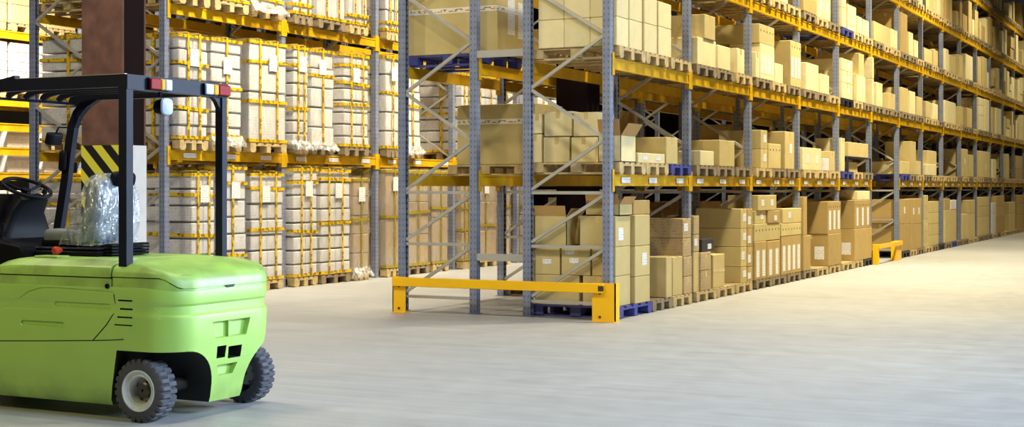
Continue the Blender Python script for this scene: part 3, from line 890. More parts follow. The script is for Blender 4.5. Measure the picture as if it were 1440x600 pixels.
XL = -13.33; DL = 1.05
def postsL(y0, y1):
    for n in range(0, 10):
        p = Y0 + n * BAY
        if n == 1 and p - .55 < y1 < p + .3 and y0 < p - .4: y1 = p - .19
        elif y0 < p + .1 and y1 > p - .1:
            if (p - y0) > (y1 - p): y1 = p - .1
            else: y0 = p + .1
    return y0, y1
cnt = {}
lastY = {}
def left(lev, p0, p1, ytop, layers, mat='white', **kw):
    zb = (0, LL[0], LL[1])[lev] + .15
    xf = kw.pop('xf', XL)
    y0 = onX(p0, 264, xf).y + .02; y1 = onX(p1, 264, xf).y - .02
    y0 = max(y0, lastY.get(lev, 0) + .05)
    y0, y1 = postsL(y0, y1)
    lastY[lev] = y1
    z1 = onX(p0, ytop, xf).z
    z1 = min(z1, zb + (1.78 if lev < 2 else 1.6))
    cnt[lev] = cnt.get(lev, 0) + 1
    what = {'white': 'white cartons', 'kraft': 'brown film-wrapped cartons'}[mat]
    lab = '%s bound in yellow tape, %s from end post %s' % (what, ORD[cnt[lev]], ('on the floor', 'on the lower shelf', 'on the upper shelf')[lev])
    r = wrapped(xf, kw.pop('depth', DL - .05), y0, y1, zb, z1, layers, lab, mat, group='taped stacks ' + ('on the floor', 'on the lower shelf', 'on the upper shelf')[lev], **kw)
    w = y1 - y0
    pm = 'wood' if random.random() < .7 else 'greywood'
    pallet(pm, xf - .5, (y0 + y1) / 2, (0, LL[0], LL[1])[lev], '%s pallet under the %s taped stack %s, behind the forklift' % (PCOL[pm], ORD[cnt[lev]], ('on the floor', 'on the lower shelf', 'on the upper shelf')[lev]),
           'pallets under the taped stacks', wy=math.floor(w * 100) / 100, dx=1.03)
    return r
left(0, 268, 303, 241, 7, hb=(.45, .8), vb=2)
left(0, 305, 347, 231, 7, hb=(.25, .85), vb=1)
left(0, 352, 400, 241, 7, hb=(.47, .85), vb=2)
left(0, 405, 447, 234, 8, hb=(.42, .86), vb=2)
left(0, 450, 493, 236, 8, hb=(.48, .9), vb=2)
left(0, 496, 519, 249, 5, 'kraft', hb=(.55,), vb=1, rag=True)
left(0, 530, 566, 236, 2, 'kraft', hb=(.52,), vb=1, ny=1)
left(0, 570, 604, 238, 3, 'kraft', hb=(.55,), vb=1, note=False)
left(0, 607, 631, 239, 2, 'kraft', hb=(.6,), vb=1, ny=1, note=False)
left(0, 637, 663, 241, 3, 'kraft', hb=(.6, .35), vb=2, note=False)
left(0, 667, 698, 242, 3, 'kraft', hb=(.4,), vb=1)
left(0, 701, 718, 244, 4, 'kraft', hb=(.6,), vb=1, note=False)
left(0, 722, 750, 244, 4, 'kraft', hb=(.6,), vb=1, note=False)
left(1, 250, 293, 44, 7, hb=(.3, .72), vb=2)
left(1, 296, 340, 50, 7, hb=(.06, .5), vb=1, rag=True)
left(1, 350, 385, 53, 2, hb=(.4, .78), vb=2, ny=1, nx=1, xf=-13.27)
left(1, 396, 434, 60, 8, hb=(.36, .8), vb=2, rag=True)
left(1, 437, 470, 66, 5, hb=(.72,), vb=1, rag=True)
left(1, 483, 519, 72, 8, hb=(.45, .68, .86), vb=2)
left(1, 528, 562, 74, 5, hb=(.6,), vb=1)
left(1, 568, 592, 85, 6, hb=(.5,), vb=1, rag=True, note=False)
left(1, 637, 662, 100, 7, hb=(.5,), vb=2, note=False)
left(1, 665, 700, 102, 7, hb=(.5,), vb=2, rag=True, note=False)
left(1, 703, 722, 110, 6, hb=(.5,), vb=1, note=False)
left(1, 726, 752, 112, 6, hb=(.5,), vb=1, note=False)
left(1, 756, 772, 118, 6, hb=(.5,), vb=1, note=False)
left(1, 776, 800, 122, 6, hb=(.5,), vb=1, note=False)
left(2, 250, 296, -150, 5, hb=(.1,), vb=2, note=False)
left(2, 300, 350, -145, 5, hb=(.12,), vb=2, note=False)
left(2, 352, 386, -140, 5, hb=(.1,), vb=2, note=False, rag=True)
left(2, 398, 440, -130, 5, hb=(.1,), vb=2, note=False)
left(2, 446, 486, -120, 3, hb=(.6,), vb=2, note=False)
left(2, 490, 518, -110, 3, hb=(.1,), vb=2, note=False)
left(2, 528, 562, -100, 4, hb=(.1,), vb=2, note=False)
# second rack behind: stacks seen past its end frame beside the column
k2 = 0
for zz, lay, nm in ((.15, 7, 'on the floor'), (2.28, 6, 'on the lower shelf'), (4.37, 4, 'on the upper shelf')):
    wrapped(-14.95, 1.02, Y0 + .12, Y0 + .92, zz, zz + (1.6 if lay > 4 else 1.2), lay, 'taped white stack beside the brown column %s' % nm, hb=(.4, .75), vb=2, group='taped stacks beside the column', note=False)
    pallet('wood', -15.46, Y0 + .52, zz - .15, 'wooden pallet under the white stack beside the column %s' % nm, 'pallets beside the column')
# farthest rack: white bundles and a labelled crate carton
far_items = [(4.34, 1.0, 'tan', 0), (3.16, .84, 'white', 1), (2.3, .3, 'white', 2), (1.86, .32, 'white', 3), (.0, 1.4, 'white', 4)]
for z, hh, mt, i in far_items:
    for q in range(3):
        y = (17.42, 18.36, 19.24)[q]
        zb = z + .15 if z != .0 and hh > .5 else z + .004
        if z == 0: zb = .15
        nm = ['on the upper shelf', 'on the broad middle shelf', 'on the narrow shelf', 'on the lowest narrow shelf', 'on the floor'][i]
        if hh < .5:
            carton(-19.9, -19.15, y, y + .7, zb, zb + hh, 'white', 'white bundle, %s along the farthest rack %s' % (ORD[q + 1], nm), 'bundles on the farthest rack', tape=False)
        else:
            lay = 3 if mt == 'tan' else 5
            hz = hh / lay
            for l in range(lay):
                carton(-20.0, -19.08, y, y + (.86 if q < 2 else .7), zb + l * hz, zb + (l + 1) * hz - .006, mt if mt == 'tan' else 'white', '%s carton, layer %s up of the %s pile, farthest rack %s' % (shade(mt), ORD[l + 1], ORD[q + 1], nm), 'cartons on the farthest rack', labels=1 if mt == 'tan' and l == 1 else 0, tape=False)
            pallet('wood', -19.6, y + (.43 if q < 2 else .36), z, 'wooden pallet under the %s pile %s of the farthest rack' % (ORD[q + 1], nm), 'pallets on the farthest rack', wy=(.82 if q < 2 else .7), dx=1.04)

# ------------------------------------------------------------------ yellow end guards
def guard(name, label, pts):
    pass
gy = 15.60
g = empty('rack_guard', (-8.1, gy, 0)); tag(g, 'yellow steel guard rail standing across the ends of the two racks', 'guard rail')
gl = onY(555, 400, gy).x; gr = onY(868, 400, gy).x
gt = onY(860, 398, gy).z
for (a, b_) in ((gl, gl + .19), (gr - .3, gr)):
    m = MB()
    m.box(a, b_, gy - .055, gy - .040, 0.01, gt); m.box(a if a == gl else b_ - .015, (a + .015) if a == gl else b_, gy - .055, gy + .07, 0.01, gt)
    m.box(a, b_, gy - .08, gy + .09, 0, .012)
    p = m.build('post', 'guard', g)
    for zz in (.06, gt - .12): MB().tube([(a + .1, gy - .056, zz), (a + .1, gy - .066, zz)], .016, 8).build('bolt', 'bolt', p)
m = MB(); m.box(gl + .02, gr - .14, gy - .105, gy - .057, gt - .118, gt - .004)
m.build('rail', 'guard', g, bevel=.006)
m = MB().box(gr - .20, gr - .13, gy - .112, gy - .106, gt - .09, gt - .03); m.build('end_cap', 'bolt', g)
gx = -6.5
y0g = onX(1231, 264, gx).y; y1g = onX(1264, 264, gx).y
g2 = empty('rack_guard', (gx, (y0g + y1g) / 2, 0)); tag(g2, 'small yellow hoop guard closing the passage through the long rack', 'guard rail')
MB().box(gx - .06, gx + .06, y0g, y0g + .1, 0, .42).build('post', 'guard', g2, bevel=.004)
MB().box(gx - .06, gx + .06, y1g - .55, y1g, 0, .42).build('post', 'guard', g2, bevel=.004)
MB().box(gx + .062, gx + .09, y0g, y1g, .33, .42).build('rail', 'guard', g2, bevel=.004)

# ------------------------------------------------------------------ forklift
YN, YF_ = 7.44, 8.60; YC = (YN + YF_) / 2
fk = empty('forklift', (-7.4, YC, 0))
tag(fk, 'lime green electric forklift parked facing away, seat wrapped in bubble film', 'forklift')
def rrect(x0, x1, y0, y1, rf, rb, z, n=9, pf=2.0):
    pts = []
    def arc(cx, cy, r, a0):
        for i in range(n + 1):
            t = a0 + math.pi / 2 * i / n
            c, s = math.cos(t), math.sin(t)
            pts.append((cx + r * c, cy + r * s, z))
    arc(x1 - rb, y1 - rb, rb, 0); arc(x0 + rf, y1 - rf, rf, math.pi / 2)
    arc(x0 + rf, y0 + rf, rf, math.pi); arc(x1 - rb, y0 + rb, rb, 1.5 * math.pi)
    return pts
XR = -6.235
XFRONT = -8.75
LVB = [(.10, .10, .06), (.14, .085, .03), (.22, .07, .012), (.40, .03, .004), (.56, .008, 0), (.70, .0, 0), (.722, .004, .0), (.738, .020, .004), (.79, .022, .006), (.806, .008, .002), (.83, .004, 0), (.90, .006, .0)]
def dense(x0, x1, y0, y1, rf, rb, z, nx_=14):
    """rounded rectangle with subdivided straight sides so booleans stay clean"""
    return rrect(x0, x1, y0, y1, rf, rb, z)
body = MB()
R = [rrect(XFRONT, XR - ix, YN + iy, YF_ - iy, .04, .24, z) for z, ix, iy in LVB]
R.append(rrect(XFRONT + .0, XR - .012, YN + .003, YF_ - .003, .04, .24, .915))
R.append(rrect(XFRONT + .0, XR - .03, YN + .03, YF_ - .03, .04, .22, .918))
body.rings(R)
body_me = body.mesh('chassis', ['green', 'gap'], (0, 0, 0))
cut = MB()
def pgroove(pxs, r=.006, m=1, Y=YN):
    pts = [onY(x, y, Y) for x, y in pxs]
    cut.tube([(p.x, Y, p.z) for p in pts], r, 6, m)
def slot(px0, py0, px1, py1, d=.02, m=1, hgt=None):
    a = onY(px0, py0, YN); c = onY(px1, py1, YN)
    z0, z1 = min(a.z, c.z), max(a.z, c.z)
    cut.box(min(a.x, c.x), max(a.x, c.x), YN - .05, YN + d, z0, z1, m)
# panel outline: seam under hood side, curved door edge, long horizontal seam
pgroove([(-40, 383.4), (0, 385), (60, 387.5), (120, 391), (164, 393)], .005)
pgroove([(160, 413), (162, 428), (160, 440), (150, 456), (138, 470), (130, 479)], .0045)
pgroove([(-40, 479.2), (0, 479), (60, 479), (131, 478.5), (155, 478), (174, 477)], .0045)
pgroove([(-30, 440), (-5, 433), (12, 430), (26, 420), (40, 410), (56, 405), (75, 404.5), (120, 408), (160, 411)], .007, 0)
# pressed recesses
def recess(px0, px1, py0, py1, d=.014):
    a = onY(px0, py0, YN); c = onY(px1, py1, YN)
    x0, x1 = min(a.x, c.x), max(a.x, c.x); z0, z1 = min(a.z, c.z), max(a.z, c.z)
    h_ = (z1 - z0) / 2; pts = []
    for i in range(7): t = math.pi / 2 + math.pi * i / 6; pts.append((x0 + h_ + h_ * math.cos(t) * .6, (z0 + z1) / 2 + h_ * math.sin(t)))
    for i in range(7): t = -math.pi / 2 + math.pi * i / 6; pts.append((x1 - h_ + h_ * math.cos(t) * .6, (z0 + z1) / 2 + h_ * math.sin(t)))
    b0 = len(cut.v); n = len(pts); cx, cz = (x0 + x1) / 2, (z0 + z1) / 2
    outer = [(cx + (p[0] - cx) * 1.08, YN - .03, cz + (p[1] - cz) * 1.5) for p in pts]
    inner = [(cx + (p[0] - cx) * .98, YN + d, cz + (p[1] - cz) * .8) for p in pts]
    cut.rings([outer, inner], 0)
recess(74, 157, 423, 436); recess(28, 91, 449, 461)
for (a, c, y) in ((166, 186, 422.5), (168, 186, 434.5), (165, 186, 446), (161, 186, 457)): slot(a, y - 1.6, c, y + 1.6, .05)
# wheel arches: rounded profile in YZ, slanted front edge
def arch(yo, yi, top, s):
    prof = [(yo, -.2), (yo, top)]
    n = 10; ra = .30
    ymid = yi - s * .30
    for i in range(n + 1):
        t = math.pi / 2 * i / n
        prof.append((ymid + s * .30 * math.sin(t), top - .30 * (1 - math.cos(t)) * 1.0))
    prof.append((yi + s * .03, -.2))
    xa0, xa1 = onY(146, 560, YN).x, onY(167, 497, YN).x
    R0 = []; R1 = []
    for (y, z) in prof:
        R0.append((xa0 - .02 + (xa1 - xa0) * min(1, max(0, (z - .12) / .34)) - (0 if z < .3 else 0), y, z)); R1.append((XR + .2, y, z))
    cut.rings([R0, R1], 1)
ATOP = onY(190, 494, YN).z
yi = onX(304, 540, XR - .03).y
arch(YN - .2, yi, ATOP, 1)
arch(YF_ + .2, YF_ - (yi - YN) + .11, ATOP, -1)
# rear openings
def rearbox(px0, py0, px1, py1, d, m, taper=.0, X=XR):
    a = onX(px0, py0, X); c = onX(px1, py1, X)
    y0, y1 = a.y, c.y; z0, z1 = min(a.z, c.z), max(a.z, c.z)
    w = (y1 - y0) * taper; hz = (z1 - z0) * .15
    cut.rings([[(X + .06, y0 - w * .2, z1), (X + .06, y1 + w * .2, z1), (X + .06, y1 - w, z0), (X + .06, y0 + w, z0)],
               [(X - d, y0 + .012, z1 - hz), (X - d, y1 - .012, z1 - hz), (X - d, y1 - w - .012, z0 + hz), (X - d, y0 + w + .012, z0 + hz)]], m)
rearbox(299, 450, 353, 472, .045, 0, .08)
rearbox(308, 486, 322, 503, .16, 1, .03); rearbox(324, 486, 344, 502, .16, 1, .03)
rearbox(311, 512, 341, 526, .09, 0, .14)
cut_me = cut.mesh('cutter', ['green', 'gap'])
bo = bpy.data.objects.new('tmp_body', body_me); COL.objects.link(bo)
cu = bpy.data.objects.new('tmp_cut', cut_me); COL.objects.link(cu)
md = bo.modifiers.new('b', 'BOOLEAN'); md.operation = 'DIFFERENCE'; md.solver = 'EXACT'; md.object = cu
try: md.material_mode = 'INDEX'
except Exception: pass
md.use_self = True
dg = bpy.context.evaluated_depsgraph_get()
fin = bpy.data.meshes.new_from_object(bo.evaluated_get(dg))
bpy.data.objects.remove(bo); bpy.data.objects.remove(cu)
fin.name = 'chassis'
if len(fin.materials) < 2: fin.materials.append(M['gap'])
fin.materials[0] = M['green']; fin.materials[1] = M['gap']
for p in fin.polygons: p.use_smooth = True
fin.set_sharp_from_angle(angle=math.radians(28))
fin.transform(Matrix.Translation(-Vector((-7.4, YC, 0))))
chassis = link('chassis', fin, (-7.4, YC, 0), fk)
p = onY(151, 402, YN)
MB().tube([(p.x, YN - .008, p.z), (p.x, YN + .01, p.z)], .017, 14).build('lock', 'black', chassis)
MB().box(XR - .05, XR - .02, (onX(326, 460, XR).y) - .012, (onX(326, 460, XR).y) + .012, .55, .68).build('tow_pin', 'green', chassis)

# rear hood lid: domed, seam higher on the flanks than across the back
XL0 = -6.80
def lid_rings():
    prof = [(0, .0, .0), (.25, .004, .002), (.45, .016, .008), (.62, .05, .022), (.76, .11, .05), (.87, .20, .10), (.95, .30, .17), (1.0, .36, .26)]
    R = []
    base = rrect(XL0, XR, YN, YF_, .02, .24, 0)
    for f, ix, iy in prof:
        ring_ = rrect(XL0, XR + .001 - ix, YN - .001 + iy, YF_ + .001 - iy, .02, max(.05, .24 + ix * .1 - iy * .3), 0)
        out = []
        for (x, y, _), bp in zip(ring_, base):
            u = min(1, max(0, (bp[0] - (XR - .15)) / .125)); u = u * u * (3 - 2 * u)
            zs = .985 - .074 * u
            top = 1.088 + .012 * math.sin(math.pi * min(1, max(0, (y - YN) / (YF_ - YN)))) - .02 * max(0, (x + 6.55)) / .3
            out.append((x, y, zs + (top - zs) * f))
        R.append(out)
    return R
lid = MB(); lid.rings(lid_rings()); lid.build('hood_lid', 'green', fk, smooth=40)
# shoulder of the counterweight that rises to the seam on the flanks
sh = MB(); R = []
base = rrect(XL0, XR, YN, YF_, .02, .24, 0)
for k, (ins, fz) in enumerate(((.0035, 0), (.003, .5), (.004, 1), (.03, 1))):
    ring_ = rrect(XL0, XR - ins, YN + ins, YF_ - ins, .02, .24 - ins, 0); out = []
    for (x, y, _), bp in zip(ring_, base):
        u = min(1, max(0, (bp[0] - (XR - .15)) / .125)); u = u * u * (3 - 2 * u)
        zs = .978 - .074 * u
        out.append((x, y, .895 + (zs - .895) * fz))
    R.append(out)
sh.rings(R); sh.build('counterweight_shoulder', 'green', fk, smooth=40)
core = MB(); core.rings([rrect(XL0, XR - .03, YN + .03, YF_ - .03, .02, .2, .9), rrect(XL0, XR - .035, YN + .035, YF_ - .035, .02, .2, 1.0)])
core.build('hood_gap', 'gap', fk)
MB().prism([(onX(316, 403, XR).y, .915), (onX(330, 402, XR).y, .915), (onX(328, 405, XR).y, .898), (onX(319, 405, XR).y, .898)], 'x', XR - .02, XR + .004).build('hood_latch', 'gap', fk)

# battery cover below the seat
MB().rings([rrect(XFRONT, XL0 - .003, YN + .002, YF_ - .002, .03, .004, .90), rrect(XFRONT, XL0 - .003, YN + .002, YF_ - .002, .03, .004, onY(80, 388, YN).z - .004)]).build('upper_flank', 'green', fk)
MB().box(XFRONT + .05, XL0 - .02, YN + .025, YF_ - .025, .95, onY(80, 388, YN).z + .02).build('cover_gap', 'gap', fk)
zs0 = onY(80, 388, YN).z + .004
prof = [(YN + .0, zs0), (YN + .004, zs0 + .045), (YN + .012, zs0 + .066), (YN + .03, zs0 + .078), (YN + .05, zs0 + .084), (YN + .07, zs0 + .1), (YN + .1, zs0 + .112), (YN + .2, zs0 + .118)]
prof = prof + [(2 * YC - y, z) for y, z in prof[::-1]]
R = []
for x, f in ((-8.12, .0), (-8.02, .12), (-7.94, .45), (-7.86, .75), (-7.76, .93), (-7.62, 1.0), (-6.9, 1.0), (XL0 - .006, 1.0)):
    R.append([(x, y, zs0 + (z - zs0) * f + .0005) for y, z in prof])
bc = MB(); bc.rings(R); bc.build('battery_cover', 'green', fk, smooth=35)
pm_ = onY(88, 361.5, 7.62)
MB().box(-7.62, -7.40, 7.55, 7.68, zs0 + .112, zs0 + .128).build('cover_latch', 'green', fk, bevel=.005)

# wheels
def tyre_mesh(rad, wid, lugs=26):
    n = lugs * 4; R = []
    prof = [(rad * .60, -.5), (rad * .64, -.5), (rad * .80, -.5), (rad * .93, -.49), (rad * .975, -.46), (rad, -.40), (rad, -.12), (rad * .985, 0), (rad, .12), (rad, .40), (rad * .975, .46), (rad * .93, .49), (rad * .80, .5), (rad * .64, .5), (rad * .60, .5)]
    m = MB()
    for r, y in prof:
        ring_ = []
        for k in range(n):
            t = 2 * math.pi * k / n; rr_ = r
            side = 1 if y > 0 else 0
            if r > rad * .92 and abs(y) > .1 and ((k + 2 * side) % 4) == 0: rr_ = r * (.90 if r > rad * .95 else .87)
            ring_.append((rr_ * math.cos(t), y * wid, rr_ * math.sin(t)))
        R.append(ring_)
    m.rings(R, cap=False)
    b0 = 0; L = len(prof)
    for k in range(n):
        k2 = (k + 1) % n; m.f.append(((L - 1) * n + k, (L - 1) * n + k2, k2, k)); m.mi.append(0)
    return m.mesh('tyre', 'rubber', smooth=25)
def lathe(prof, n=32):
    m = MB(); R = [[(r * math.cos(2 * math.pi * k / n), y, r * math.sin(2 * math.pi * k / n)) for k in range(n)] for r, y in prof]
    m.rings(R, cap=False); return m
def wheel(x, yout, s, rad, wid, steer=0.0):
    yc = yout + s * wid / 2
    w = empty('wheel', (x, yc, rad), fk)
    ty = link('tyre', tyre_mesh(rad, wid), (x, yc, rad), w)
    pr = [(rad * .66, -wid * .47), (rad * .645, -wid * .53), (rad * .61, -wid * .53), (rad * .58, -wid * .45), (rad * .50, -wid * .38), (rad * .46, -wid * .40), (rad * .43, -wid * .36), (rad * .41, -wid * .12), (rad * .39, wid * .1), (.02, wid * .1)]
    if s < 0: pr = [(r, -y) for r, y in pr]
    rm = link('rim', lathe(pr).mesh('rim', 'rim', smooth=40), (x, yc, rad), w)
    hb_ = lathe([(rad * .26, s * wid * .10), (rad * .26, -s * wid * .16), (rad * .2, -s * wid * .22), (.01, -s * wid * .22)]).mesh('hub', 'bolt', smooth=30)
    link('hub', hb_, (x, yc, rad), w)
    nb = MB()
    for k in range(5):
        t = 2 * math.pi * k / 5 + .3; cx, cz = rad * .345 * math.cos(t), rad * .345 * math.sin(t)
        nb.tube([(cx, s * wid * .1, cz), (cx, -s * wid * .03, cz)], .009, 6)
    link('wheel_bolt', nb.mesh('wheel_bolt', 'bolt'), (x, yc, rad), w)
    return w
wheel(-6.575, 7.455, 1, .217, .155)
wheel(-6.52, YF_ + .045, -1, .217, .155)
MB().tube([(-6.56, 7.62, .22), (-6.53, 8.46, .22)], .045, 10).build('steer_axle', 'bolt', fk)
wheel(-8.62, YN - .03, 1, .27, .19); wheel(-8.62, YF_ + .03, -1, .27, .19)

# overhead guard
og = empty('overhead_guard', (-7.4, YC, 2.3), fk)
nv = 'navy'
pz = onY(177, 391, 7.50).z; pt = onY(177, 104, 7.50)
PX = pt.x; ZT = pt.z
YA, YB = 7.50, 8.53
ft = onY(311, 300, YB)
def strut(name, pts, wx, wy, par=og, mat=nv, bevel=0):
    """rectangular section swept through pts lying in one XZ plane"""
    m = MB(); R = []
    P = [Vector(p) for p in pts]
    for i, q in enumerate(P):
        d = (P[min(i + 1, len(P) - 1)] - P[max(i - 1, 0)]).normalized()
        nrm = Vector((-d.z, 0, d.x)) * (wx / 2); s = Vector((0, wy / 2, 0))
        R.append([q - nrm - s, q + nrm - s, q + nrm + s, q - nrm + s])
    m.rings(R); return m.build(name, mat, par, bevel=bevel)
strut('rear_post', [(PX, YA, pz - .02), (PX, YA, ZT - .02)], .07, .065)
strut('rear_post', [(ft.x, YB, 1.03), (ft.x, YB, ZT - .03)], .065, .055)
# roof side rails curve down at the front
xf_ = onY(105, 146, YB).x; zf_ = onY(105, 146, YB).z
def railpts(y, off=0):
    pts = [(PX + .035, y, ZT - .045), (-7.3, y, ZT - .045), (-7.6, y, ZT - .045)] + [(-7.9 + (xf_ + 7.9) * math.sin(t), y, zf_ + (ZT - .045 - zf_) * math.cos(t)) for t in [math.pi / 2 * k / 7 for k in range(8)]]
    return pts
for y in (YA, YB):
    strut('roof_rail', railpts(y), .085, .06)
    MB().box(-7.8, PX, y - .012, y + .012, ZT - .002, ZT + .004).build('rail_highlight', 'brace', og)  # pale strip added as the highlight along the rail top
for i in range(5):
    y = YA + (YB - YA) * (i + 1) / 6
    pts = [(PX, y, ZT - .03)] + [(x, y, z + .01) for x, _, z in railpts(y)[1:-1]] + [(xf_, y, zf_ + .012)]
    strut('roof_bar', pts, .045, .022)
MB().box(xf_ - .012, xf_ + .012, YA, YB, zf_ - .010, zf_ + .010).build('front_bar', nv, og)
MB().box(PX - .04, PX + .04, YA - .03, YB + .03, ZT - .105, ZT - .002).build('rear_bar', nv, og)
# far front pillar swoops from the rail down to the cowl
fpx = [(166, 126), (140, 133), (122, 145), (110, 160), (103, 178), (99, 205), (94, 250), (88, 290), (82, 328)]
strut('front_pillar', [onY(x, y, YB) for x, y in fpx], .075, .05)
q = onY(0, 0, YA)
strut('front_pillar', [(x - .0, YA, z) for x, _, z in [onY(a, c_, YB) for a, c_ in fpx]], .075, .05)
# gusset at the far rear post
gp = []
for i in range(7):
    t = math.pi / 2 * i / 6; gp.append((YB - .03 - .13 * (1 - math.sin(t)), ZT - .1 - .16 * (1 - math.cos(t))))
gp.append((YB - .02, ZT - .1)); 
MB().prism([(YB - .16, ZT - .1)] + [(YB - .16 + .13 * math.sin(t_), ZT - .1 - .15 * (1 - math.cos(t_))) for t_ in [math.pi / 2 * i / 6 for i in range(1, 7)]] + [(YB - .02, ZT - .1)], 'x', PX - .02, PX + .02).build('gusset', nv, og)
# tail lights on the rear bar
def tail(px0, px1, flip):
    X = PX + .04
    a = onX(px0, 119, X).y; c = onX(px1, 119, X).y
    zc = ZT - .055
    t_ = empty('tail_light', (X, (a + c) / 2, zc), fk)
    MB().box(X + .001, X + .014, a, c, zc - .042, zc + .042).build('housing', 'black', t_)
    segs = [('red_lens', 'red', 0, .48), ('amber_lens', 'amber', .48, .68), ('clear_lens', 'clear', .68, 1)]
    for nm, mt, u0, u1 in segs:
        if flip: u0, u1 = 1 - u1, 1 - u0
        MB().box(X + .0142, X + .035, a + (c - a) * u0 + .003, a + (c - a) * u1 - .003, zc - .038, zc + .038).build(nm, mt, t_, bevel=.006)
tail(207, 238, False); tail(285, 320, True)
# work light hanging below
X = PX + .02; wl = onX(229, 150, X)
wk = empty('work_light', (X, wl.y, wl.z), fk)
MB().tube([(X, wl.y - .03, wl.z + .07), (X, wl.y - .03, ZT - .1)], .012, 8).build('bracket', 'black', wk)
MB().rings([[(X - .045 + .012 * 0, wl.y + .05 * math.cos(t), wl.z + .05 * math.sin(t)) for t in [2 * math.pi * k / 16 for k in range(16)]],
            [(X + .03, wl.y + .062 * math.cos(t), wl.z + .062 * math.sin(t)) for t in [2 * math.pi * k / 16 for k in range(16)]]]).build('lamp_shell', 'black', wk, smooth=40)
R = []
for r_, dx in ((.06, .031), (.056, .045), (.035, .058), (.005, .062)):
    R.append([(X + dx, wl.y + r_ * (abs(math.cos(t)) ** .6) * math.copysign(1, math.cos(t)), wl.z + r_ * (abs(math.sin(t)) ** .6) * math.copysign(1, math.sin(t))) for t in [2 * math.pi * k / 24 for k in range(24)]])
MB().rings(R).build('lens', 'clear', wk, smooth=40)

# seat
def rbox(c, half, rot, r=.05, name='', mat='vinyl', par=None, n=3, taper=1.0):
    bm = bmesh.new(); bmesh.ops.create_cube(bm, size=2)
    for v in bm.verts:
        if v.co.z > 0: v.co.x *= taper; v.co.y *= taper
        v.co.x *= half[0]; v.co.y *= half[1]; v.co.z *= half[2]
    bmesh.ops.bevel(bm, geom=bm.edges[:], offset=r, segments=n, affect='EDGES', profile=.5)
    bmesh.ops.transform(bm, matrix=Matrix.Rotation(rot, 4, 'Y'), verts=bm.verts)
    me = bpy.data.meshes.new(name); bm.to_mesh(me); bm.free(); me.materials.append(M[mat])
    for p in me.polygons: p.use_smooth = True
    me.set_sharp_from_angle(angle=math.radians(40))
    return link(name, me, c, par)
st = empty('seat', (-7.3, 8.0, 1.1), fk)
sY = 8.0
bs = onY(150, 300, sY)
rbox((-7.36, sY, 1.43), (.085, .19, .23), .12, .06, 'backrest', 'vinyl', st, 4, .86)
rbox((-7.6, sY, 1.235), (.2, .2, .055), .0, .045, 'cushion', 'vinyl', st, 4)
rbox((-7.225, sY + .03, 1.655), (.05, .105, .055), .12, .04, 'headrest', 'black', st, 4)
rr = random.Random(11); R = []
prof = [(-7.66, -7.235, 1.175, .215), (-7.60, -7.225, 1.25, .225), (-7.51, -7.22, 1.34, .23), (-7.475, -7.215, 1.44, .225), (-7.445, -7.215, 1.54, .215), (-7.42, -7.235, 1.63, .19), (-7.38, -7.27, 1.675, .15), (-7.35, -7.30, 1.695, .08)]
for xa, xb, z, w in prof:
    ring_ = []
    for (x, y, _) in rrect(xa, xb, sY - w, sY + w, min(.07, w * .5, (xb - xa) * .45), min(.05, w * .4, (xb - xa) * .45), 0, 6):
        ring_.append((x + rr.uniform(-.005, .005), y + rr.uniform(-.005, .005), z + rr.uniform(-.006, .006)))
    R.append(ring_)
MB().rings(R).build('bubble_film', 'bubble', st, smooth=80)
sb = empty('seat_base', (-7.4, sY, 1.08), fk)
zb_ = zs0 + .1205
MB().box(-8.0, -7.2, 7.74, 8.26, zb_, zb_ + .035).build('slide_rail', 'black', sb, bevel=.008)
MB().box(-7.85, -7.22, 7.76, 8.24, zb_ + .037, zb_ + .062).build('suspension', 'navy', sb, bevel=.012)
for i in range(4):
    z = zb_ + .004 + i * .022
    MB().box(-7.195, -7.12, 7.8, 8.2, z + .001, z + .019).build('bellows', 'black', sb, bevel=.006)
rk = onY(80, 352, 7.70)
MB().rings([[(rk.x + r_ * math.cos(t), 7.70 + d, rk.z + r_ * math.sin(t)) for t in [2 * math.pi * k / 16 for k in range(16)]] for r_, d in ((.018, .04), (.03, .0), (.03, -.02), (.02, -.032))]).build('red_knob', 'redknob', sb, smooth=30)
# arm console with levers, left of the seat
cs = empty('console', (-7.95, 7.9, 1.1), fk)
MB().prism([(-8.32, 1.0), (-7.86, 1.0), (-7.80, 1.13), (-7.84, 1.17), (-8.0, 1.19), (-8.12, 1.22), (-8.32, 1.24)], 'y', 7.62, 8.3).build('console_body', 'black', cs, bevel=.01)
a = onY(60, 336, 7.8); c = onY(108, 341, 7.9)
rbox(((a.x + c.x) / 2, 7.86, (a.z + c.z) / 2 - .01), (.15, .06, .035), -.05, .03, 'armrest', 'black', cs)
for k, (dx, hz) in enumerate(((-.28, .1), (-.2, .11))):
    MB().tube([(-7.9 + dx, 7.7, 1.18), (-7.9 + dx + .02, 7.7, 1.18 + hz)], .008, 8).tube([(-7.9 + dx + .02, 7.7, 1.18 + hz), (-7.9 + dx + .025, 7.7, 1.18 + hz + .035)], .017, 10).build('lever', 'black', cs)
